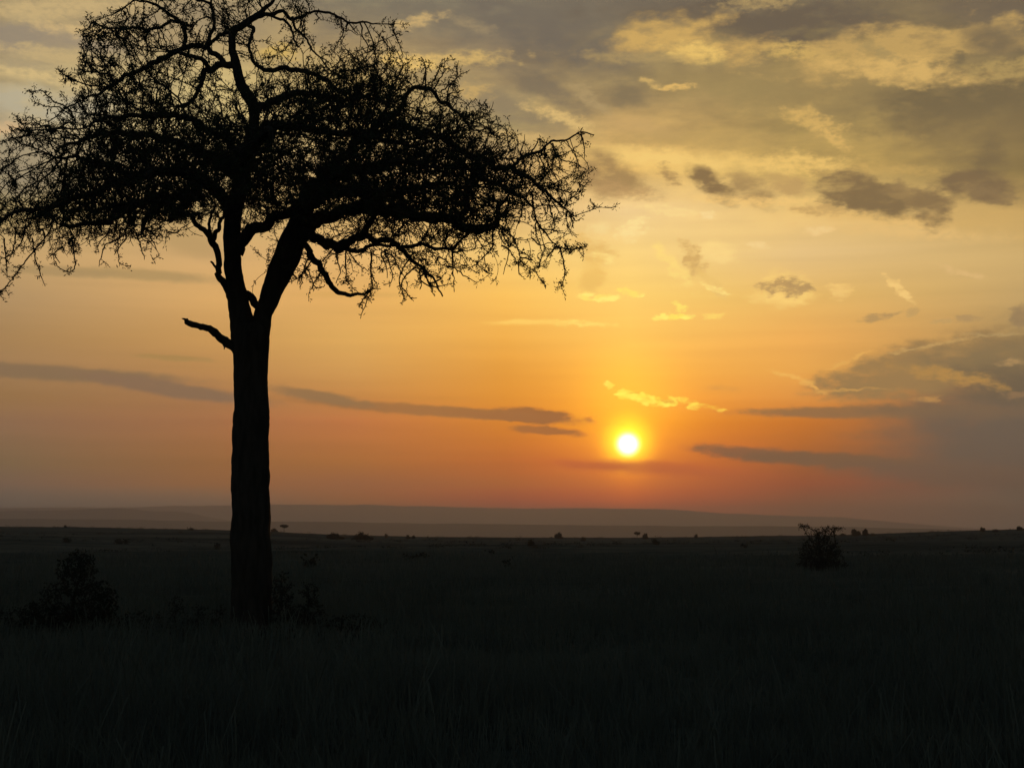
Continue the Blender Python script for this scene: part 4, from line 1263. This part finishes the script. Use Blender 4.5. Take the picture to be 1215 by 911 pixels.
A1 = np.concatenate([nodes[ii[ft]], np.array(s1)])
B0 = np.concatenate([r_par[ft], np.array(q0)])
B1 = np.concatenate([r_child[ft], np.array(q1)])
V2, F2 = twig_mesh(A0, A1, B0, B1)
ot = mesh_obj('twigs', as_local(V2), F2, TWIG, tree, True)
# leaf tufts on the thin twigs, spurs included
fine_idx = ii[ft]
keep = R3.rand(len(fine_idx)) < .36
LP = np.concatenate([nodes[fine_idx[keep]], np.array(leafp)])
LP = np.repeat(LP, 5, axis=0) + R3.normal(size=(len(LP) * 5, 3)) * .024
V3, F3 = leaf_mesh(LP, R3.uniform(.032, .062, len(LP)), R3, elong=1.5)
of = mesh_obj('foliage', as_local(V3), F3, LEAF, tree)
print('twig segments', len(A0), 'leaflets', len(LP))


# ------------------------------------------------------------------ shrubs and far trees
def ground_hit(px, py):
    d = pdir(px, py)
    r = 8.0
    while r < 1500:
        p = CAM + d * r
        if p.z <= float(terrain(p.x, p.y)):
            return p
        r *= 1.004
    return CAM + d * 700


def shrub(name, base, blobs, twigs, leaf, seed, mat, label, cat, group=None, trunk=None, stem=.014, leaves=3, step=.09):
    """woody plant grown from its base into ellipsoid volumes (x, z, rx, rz, ry) given in metres round its base"""
    rng_ = np.random.RandomState(seed)
    root = empty(name, base)
    tag(root, label, cat, group)
    A = []
    for (bx_, bz_, rx_, rz_, ry_, n) in blobs:
        for _ in range(int(n * 3.5)):
            v = rng_.normal(size=3); v /= np.linalg.norm(v); v *= rng_.rand() ** (1 / 2.4)
            A.append((bx_ + v[0] * rx_, v[1] * ry_, max(.03, bz_ + v[2] * rz_)))
    A = np.array(A)
    ns, pr, nd = [], [], []
    for (tx, tz) in twigs:
        k = max(2, int(math.hypot(tx, tz) / step))
        last = -1
        for q in range(k + 1):
            f = q / k
            ns.append(np.array([tx * f ** 1.3 + rng_.normal() * .015, rng_.normal() * .02, tz * f - .05]))
            pr.append(last)
            nd.append(np.array([0, 0, 1.0]))
            last = len(ns) - 1
    alive_ = np.ones(len(A), bool)
    near_ = np.zeros(len(A), int)
    nd_ = np.full(len(A), 1e9)
    fresh = list(range(len(ns)))
    for _ in range(70):
        kd_ = kdtree.KDTree(len(fresh))
        for i in fresh:
            kd_.insert(ns[i], i)
        kd_.balance()
        ac = {}
        for a in np.nonzero(alive_)[0]:
            co, i, d = kd_.find(A[a])
            if d < nd_[a]:
                nd_[a] = d; near_[a] = i
            if nd_[a] < step * 1.3:
                alive_[a] = False
                continue
            v = A[a] - ns[near_[a]]
            v /= np.linalg.norm(v)
            ac[near_[a]] = ac.get(near_[a], 0) + v
        if not ac:
            break
        fresh = []
        for i, v in ac.items():
            v = v / (np.linalg.norm(v) + 1e-9) + nd[i] * .4 + rng_.normal(size=3) * .25
            v /= np.linalg.norm(v)
            ns.append(ns[i] + v * step); pr.append(i); nd.append(v)
            fresh.append(len(ns) - 1)
    ns = np.array(ns); pr = np.array(pr)
    ac = np.zeros(len(ns)); ch = np.zeros(len(ns), int)
    for i in range(len(ns) - 1, -1, -1):
        if ch[i] == 0: ac[i] = (stem * .5) ** 2.4
        if pr[i] >= 0:
            ac[pr[i]] += ac[i]; ch[pr[i]] += 1
    rd = ac ** (1 / 2.4)
    k = np.nonzero(pr >= 0)[0]
    Vv, Ff = twig_mesh(ns[pr[k]], ns[k], np.minimum(rd[pr[k]], rd[k] * 1.4), rd[k])
    mesh_obj('stems' if trunk is None else 'trunk', Vv, Ff, TWIG, root)
    tip = ns[(rd < stem * 1.6) & (ns[:, 2] > .08)]
    LPp = np.repeat(tip, leaves * 3, axis=0)
    LPp = LPp + rng_.normal(size=LPp.shape) * leaf * .6
    Vv, Ff = leaf_mesh(LPp, rng_.uniform(leaf * .6, leaf * 1.3, len(LPp)), rng_)
    mesh_obj('foliage' if trunk is None else 'crown', Vv, Ff, mat, root)
    return root


def on_ground(px, py, Y=None):
    p = ground_hit(px, py)
    if Y:
        p = at(px, py, Y)
        p.z = float(terrain(p.x, p.y))
    return p


u = SC
p = on_ground(82, 748, 29.0)
p.z = float(terrain(p.x, p.y))
shrub('bush', p, [(0.12, 1.35, .42, .38, .4, 190), (-.55, .35, .55, .38, .5, 170), (.55, .6, .42, .55, .5, 200), (0, .35, .9, .35, .6, 200), (-.1, .9, .5, .2, .4, 40)],
      [(0, .5), (-.5, .3), (.4, .4), (.1, .9)], .055, 1, SHRUB, 'dark thorny bush near the left edge, rounded top above a wider base', 'bush')
p = on_ground(335, 748, 29.3)
shrub('bush', p, [(-.02, .85, .22, .42, .3, 130), (.1, .3, .4, .3, .4, 110)], [(-.05, .7), (.1, .4)], .05, 2, SHRUB,
      'taller dark bush growing against the right side of the big trunk', 'bush')
p = on_ground(364, 748, 29.9)
shrub('bush', p, [(.03, .85, .2, .2, .25, 60), (.12, .4, .28, .35, .35, 110), (-.2, .3, .3, .25, .3, 60)], [(.03, .7), (.15, .4)], .045, 3, SHRUB,
      'lower rounded bush second to the right of the big trunk', 'bush')
# bush out on the plain, right of the middle
p = on_ground(974, 680)
k = p.y / F
shrub('thorn_bush', p, [(0, 24 * k, 27 * k, 20 * k, 1.1, 330), (3 * k, 10 * k, 30 * k, 9 * k, 1.2, 180), (-18 * k, 55 * k, 9 * k, 4 * k, .5, 16), (14 * k, 52 * k, 14 * k, 5 * k, .6, 40), (0, 46 * k, 18 * k, 6 * k, .6, 50)],
      [(0, 1.4), (-.5, 1.0), (.6, 1.2), (.1, .8)], .08, 4, SHRUB, 'lone thorny bush out on the plain at right with bare flat twigs on top', 'bush', stem=.02, step=.12, leaves=2)
# sparse tall weeds standing left of and in front of the trunk
WEED = [(208, 748, 46, 'sparse tall weed left of the big trunk, tallest of the low row'), (236, 752, 34, 'short leafy weed left of the big trunk, second from the trunk'),
        (168, 752, 30, 'low leafy weed standing between the left bush and the tallest weed'), (150, 744, 24, 'small weed tucked close beside the right flank of the left bush'),
        (405, 752, 22, 'small weed to the right of the trunk bushes, nearest to them'), (262, 750, 30, 'bushy weed touching the left side of the big trunk foot'),
        (186, 746, 26, 'small rounded weed just left of the tallest weed'), (12, 744, 26, 'low weed at the left picture edge beside the left bush'),
        (432, 748, 16, 'lowest weed of the row, farthest right of the trunk')]
for q, (x, y, h, lb) in enumerate(WEED):
    p = on_ground(x, y, 27.5 + (q * 1.7) % 3)
    hh = h * u
    shrub('weed', p, [(0, hh * .6, .16, hh * .45, .2, 40), (.1, .15, .38, .16, .35, 60), (-.15, .2, .3, .2, .3, 40)], [(0, hh * .7), (.15, hh * .4)], .045, 30 + q, SHRUB, lb, 'weed', 'weeds round the big trunk', stem=.01, leaves=2)

GT = 'small trees and shrubs far out on the plain'
FAR = [
    # px, base py, width px, height px, kind, label
    (337, 630.5, 11, 9, 't', 'tiny flat topped tree on the horizon just right of the big trunk'),
    (326, 631, 8, 4, 's', 'tiny shrub on the skyline between the big trunk and the flat topped tree'),
    (398, 640, 20, 7, 's', 'wide dark thicket below the skyline, left one of a pair'),
    (429, 640.5, 26, 6, 's', 'wide dark thicket below the skyline, right one of a pair'),
    (458, 638, 3, 5, 's', 'single upright shrub poking above the skyline left of centre'),
    (484, 639, 5, 4, 's', 'left of two tiny touching shrubs on the skyline left of centre'),
    (490, 639, 4, 4, 's', 'right of two tiny touching shrubs on the skyline left of centre'),
    (501, 664, 7, 10, 's', 'lone dark shrub in mid plain left of centre'),
    (486, 665, 18, 3, 's', 'low dark scrub patch beside the lone shrub in mid plain'),
    (583, 659, 6, 6, 's', 'small dark shrub in mid plain just left of centre'),
    (605, 675, 3, 8, 's', 'small upright shrub nearest to the viewer near picture centre'),
    (630, 648, 8, 7, 's', 'round dark shrub below the skyline at centre'),
    (663, 639, 9, 7, 's', 'bushy shrub on the skyline right of centre'),
    (692, 642, 5, 5, 's', 'small round shrub on the skyline between centre and the sun'),
    (756, 639, 8, 8, 't', 'small open crowned tree on the skyline below the sun'),
    (765, 639.5, 7, 7, 's', 'dense shrub touching the small tree below the sun'),
    (778, 646, 7, 7, 's', 'dark shrub just below the skyline right of the sun'),
    (826, 638, 3, 4, 's', 'tiny single shrub on the skyline well right of the sun'),
    (1015, 635.5, 10, 8, 's', 'larger of the two shrubs right of the lone thorny bush'),
    (1027, 635.5, 7, 8, 's', 'smaller of the two shrubs right of the lone thorny bush'),
    (1036, 636, 5, 3, 's', 'low shrub at the right end of the skyline cluster'),
    (1000, 636, 8, 3, 's', 'very low shrub between the thorny bush and the skyline pair'),
    (1166, 630.5, 5, 5, 's', 'small round shrub on the skyline near the right edge'),
    (1181, 631, 7, 2.6, 's', 'flat low shrub on the skyline near the right edge'),
    (1210, 629.5, 8, 5, 's', 'dark shrub on the skyline at the very right edge'),
    (79, 643, 8, 4, 's', 'small dark shrub above the left bush in mid plain'),
    (141, 645, 8, 5, 's', 'left of two low shrubs in the plain right of the left bush'),
    (150, 645, 6, 5, 's', 'right of two low shrubs in the plain right of the left bush'),
    (258, 651, 6, 7, 's', 'small shrub in the plain just left of the big trunk'),
    (368, 674, 14, 12, 's', 'dim grey shrub in the plain behind the trunk bushes'),
    (78, 626, 3, 3, 's', 'tiny shrub on the left skyline above the left bush'),
    (227, 629, 4, 2.6, 's', 'tiny shrub on the skyline left of the big trunk'),
    (1160, 670, 6, 5, 's', 'small dim shrub in the plain at lower right'),
    (884, 650, 6, 4, 's', 'small dim shrub in the plain left of the thorny bush'),
]
for q, (x, y, w, h, kd_, lb) in enumerate(FAR):
    p = on_ground(x, y)
    if (p - CAM).length > 715 or p.y > 690:
        p = at(x, y, 660)
        p.z = float(terrain(p.x, p.y))
    s = p.y / F
    w_, h_ = w * s, h * s
    st = max(.25, w_ / 16)
    if kd_ == 't':
        shrub('acacia_tree' if q == 0 else 'small_tree', p, [(0, h_ * .82, w_ * .48, h_ * .14, w_ * .48, 130), (w_ * .12, h_ * .66, w_ * .3, h_ * .1, w_ * .3, 20)], [(0, h_ * .6)],
              st * .9, 60 + q, SHRUB, lb, 'tree', GT, trunk=True, stem=st * .16, step=st * .8, leaves=3)
    else:
        rq = random.Random(q * 3 + 1)
        shrub('shrub', p, [(w_ * rq.uniform(-.2, .2), h_ * .6, w_ * .26, h_ * .36, w_ * .4, 60), (w_ * rq.uniform(-.35, .35), h_ * rq.uniform(.35, .55), w_ * .26, h_ * .3, w_ * .4, 50), (w_ * .05, h_ * .2, w_ * .5, h_ * .2, w_ * .4, 40)],
              [(0, h_ * .4), (w_ * .2, h_ * .3)], st * 1.1, 60 + q, SHRUB, lb, 'shrub', GT, stem=st * .12, step=st * .8, leaves=4)

# ------------------------------------------------------------------ grass
G = np.random.RandomState(9)
NB = 170000
rr_ = 6.5 * (130 / 6.5) ** (G.rand(NB) ** .8)
a_ = G.uniform(-R(27), R(27), NB)
# clumps
cl = G.rand(NB) < .6
qx, qy = rr_ * np.sin(a_), rr_ * np.cos(a_)
cellx, celly = np.round(qx / .55) * .55, np.round(qy / .55) * .55
qx = np.where(cl, cellx + .45 * np.sin(cellx * 91.7 + celly * 13.1) + G.normal(size=NB) * .07, qx)
qy = np.where(cl, celly + .45 * np.sin(celly * 57.3 + cellx * 29.9) + G.normal(size=NB) * .07, qy)
qz = terrain(qx, qy)
patch = np.clip(.75 + .35 * vnoise(qx, qy, 9, 8), .35, 1.3)
hgt = G.uniform(.22, .60, NB) * patch
tall = G.rand(NB) < .05
hgt = np.where(tall, hgt * 1.7, hgt)
wid = .0028 + .00022 * rr_
lean = G.normal(size=(NB, 2)) * .22
th = G.uniform(0, math.pi, NB)
ux, uy = np.cos(th) * wid, np.sin(th) * wid
b0 = np.stack([qx - ux, qy - uy, qz - .03], -1)
b1 = np.stack([qx + ux, qy + uy, qz - .03], -1)
m = np.stack([qx + lean[:, 0] * hgt * .35, qy + lean[:, 1] * hgt * .35, qz + hgt * .55], -1)
m0 = m - np.stack([ux, uy, ux * 0], -1) * .75
m1 = m + np.stack([ux, uy, ux * 0], -1) * .75
tp = np.stack([qx + lean[:, 0] * hgt, qy + lean[:, 1] * hgt, qz + hgt * .97], -1)
t0 = tp - np.stack([ux, uy, ux * 0], -1) * np.where(tall, .9, .15)[:, None]
t1 = tp + np.stack([ux, uy, ux * 0], -1) * np.where(tall, .9, .15)[:, None]
GV = np.stack([b0, b1, m1, m0, t1, t0], 1).reshape(-1, 3)
bi = np.arange(NB)[:, None] * 6
GF = np.concatenate([bi + np.array([[0, 1, 2, 3]]), bi + np.array([[3, 2, 4, 5]])])
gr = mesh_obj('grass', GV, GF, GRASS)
tag(gr, 'tall dry savanna grass in deep dusk shade', kind='stuff')

# low scrub dotted over the far plain: past counting
K = np.random.RandomState(21)
ns_ = 2600
rs_ = 130 * (760 / 130) ** K.rand(ns_)
as_ = K.uniform(-R(27), R(27), ns_)
cxs_, cys_ = rs_ * np.sin(as_), rs_ * np.cos(as_)
dens_ = vnoise(cxs_, cys_, 110, 44)
ok_ = dens_ > .1
cxs_, cys_, rs_ = cxs_[ok_], cys_[ok_], rs_[ok_]
sz = K.uniform(.25, .75, len(rs_)) * (.5 + rs_ / 900) * np.where(K.rand(len(rs_)) < .08, 1.7, 1)
czs_ = terrain(cxs_, cys_)
m_ = 26
LPs = np.stack([np.repeat(cxs_, m_), np.repeat(cys_, m_), np.repeat(czs_, m_)], -1)
szr = np.repeat(sz, m_)
off = K.normal(size=LPs.shape) * np.array([.8, .8, .33]) * szr[:, None]
off[:, 2] = np.abs(off[:, 2])
VS, FS = leaf_mesh(LPs + off, szr * K.uniform(.25, .55, len(szr)), K)
sc_ = mesh_obj('scrub', VS, FS, SHRUB)
tag(sc_, 'low dark scrub dotted over the far plain', kind='stuff')
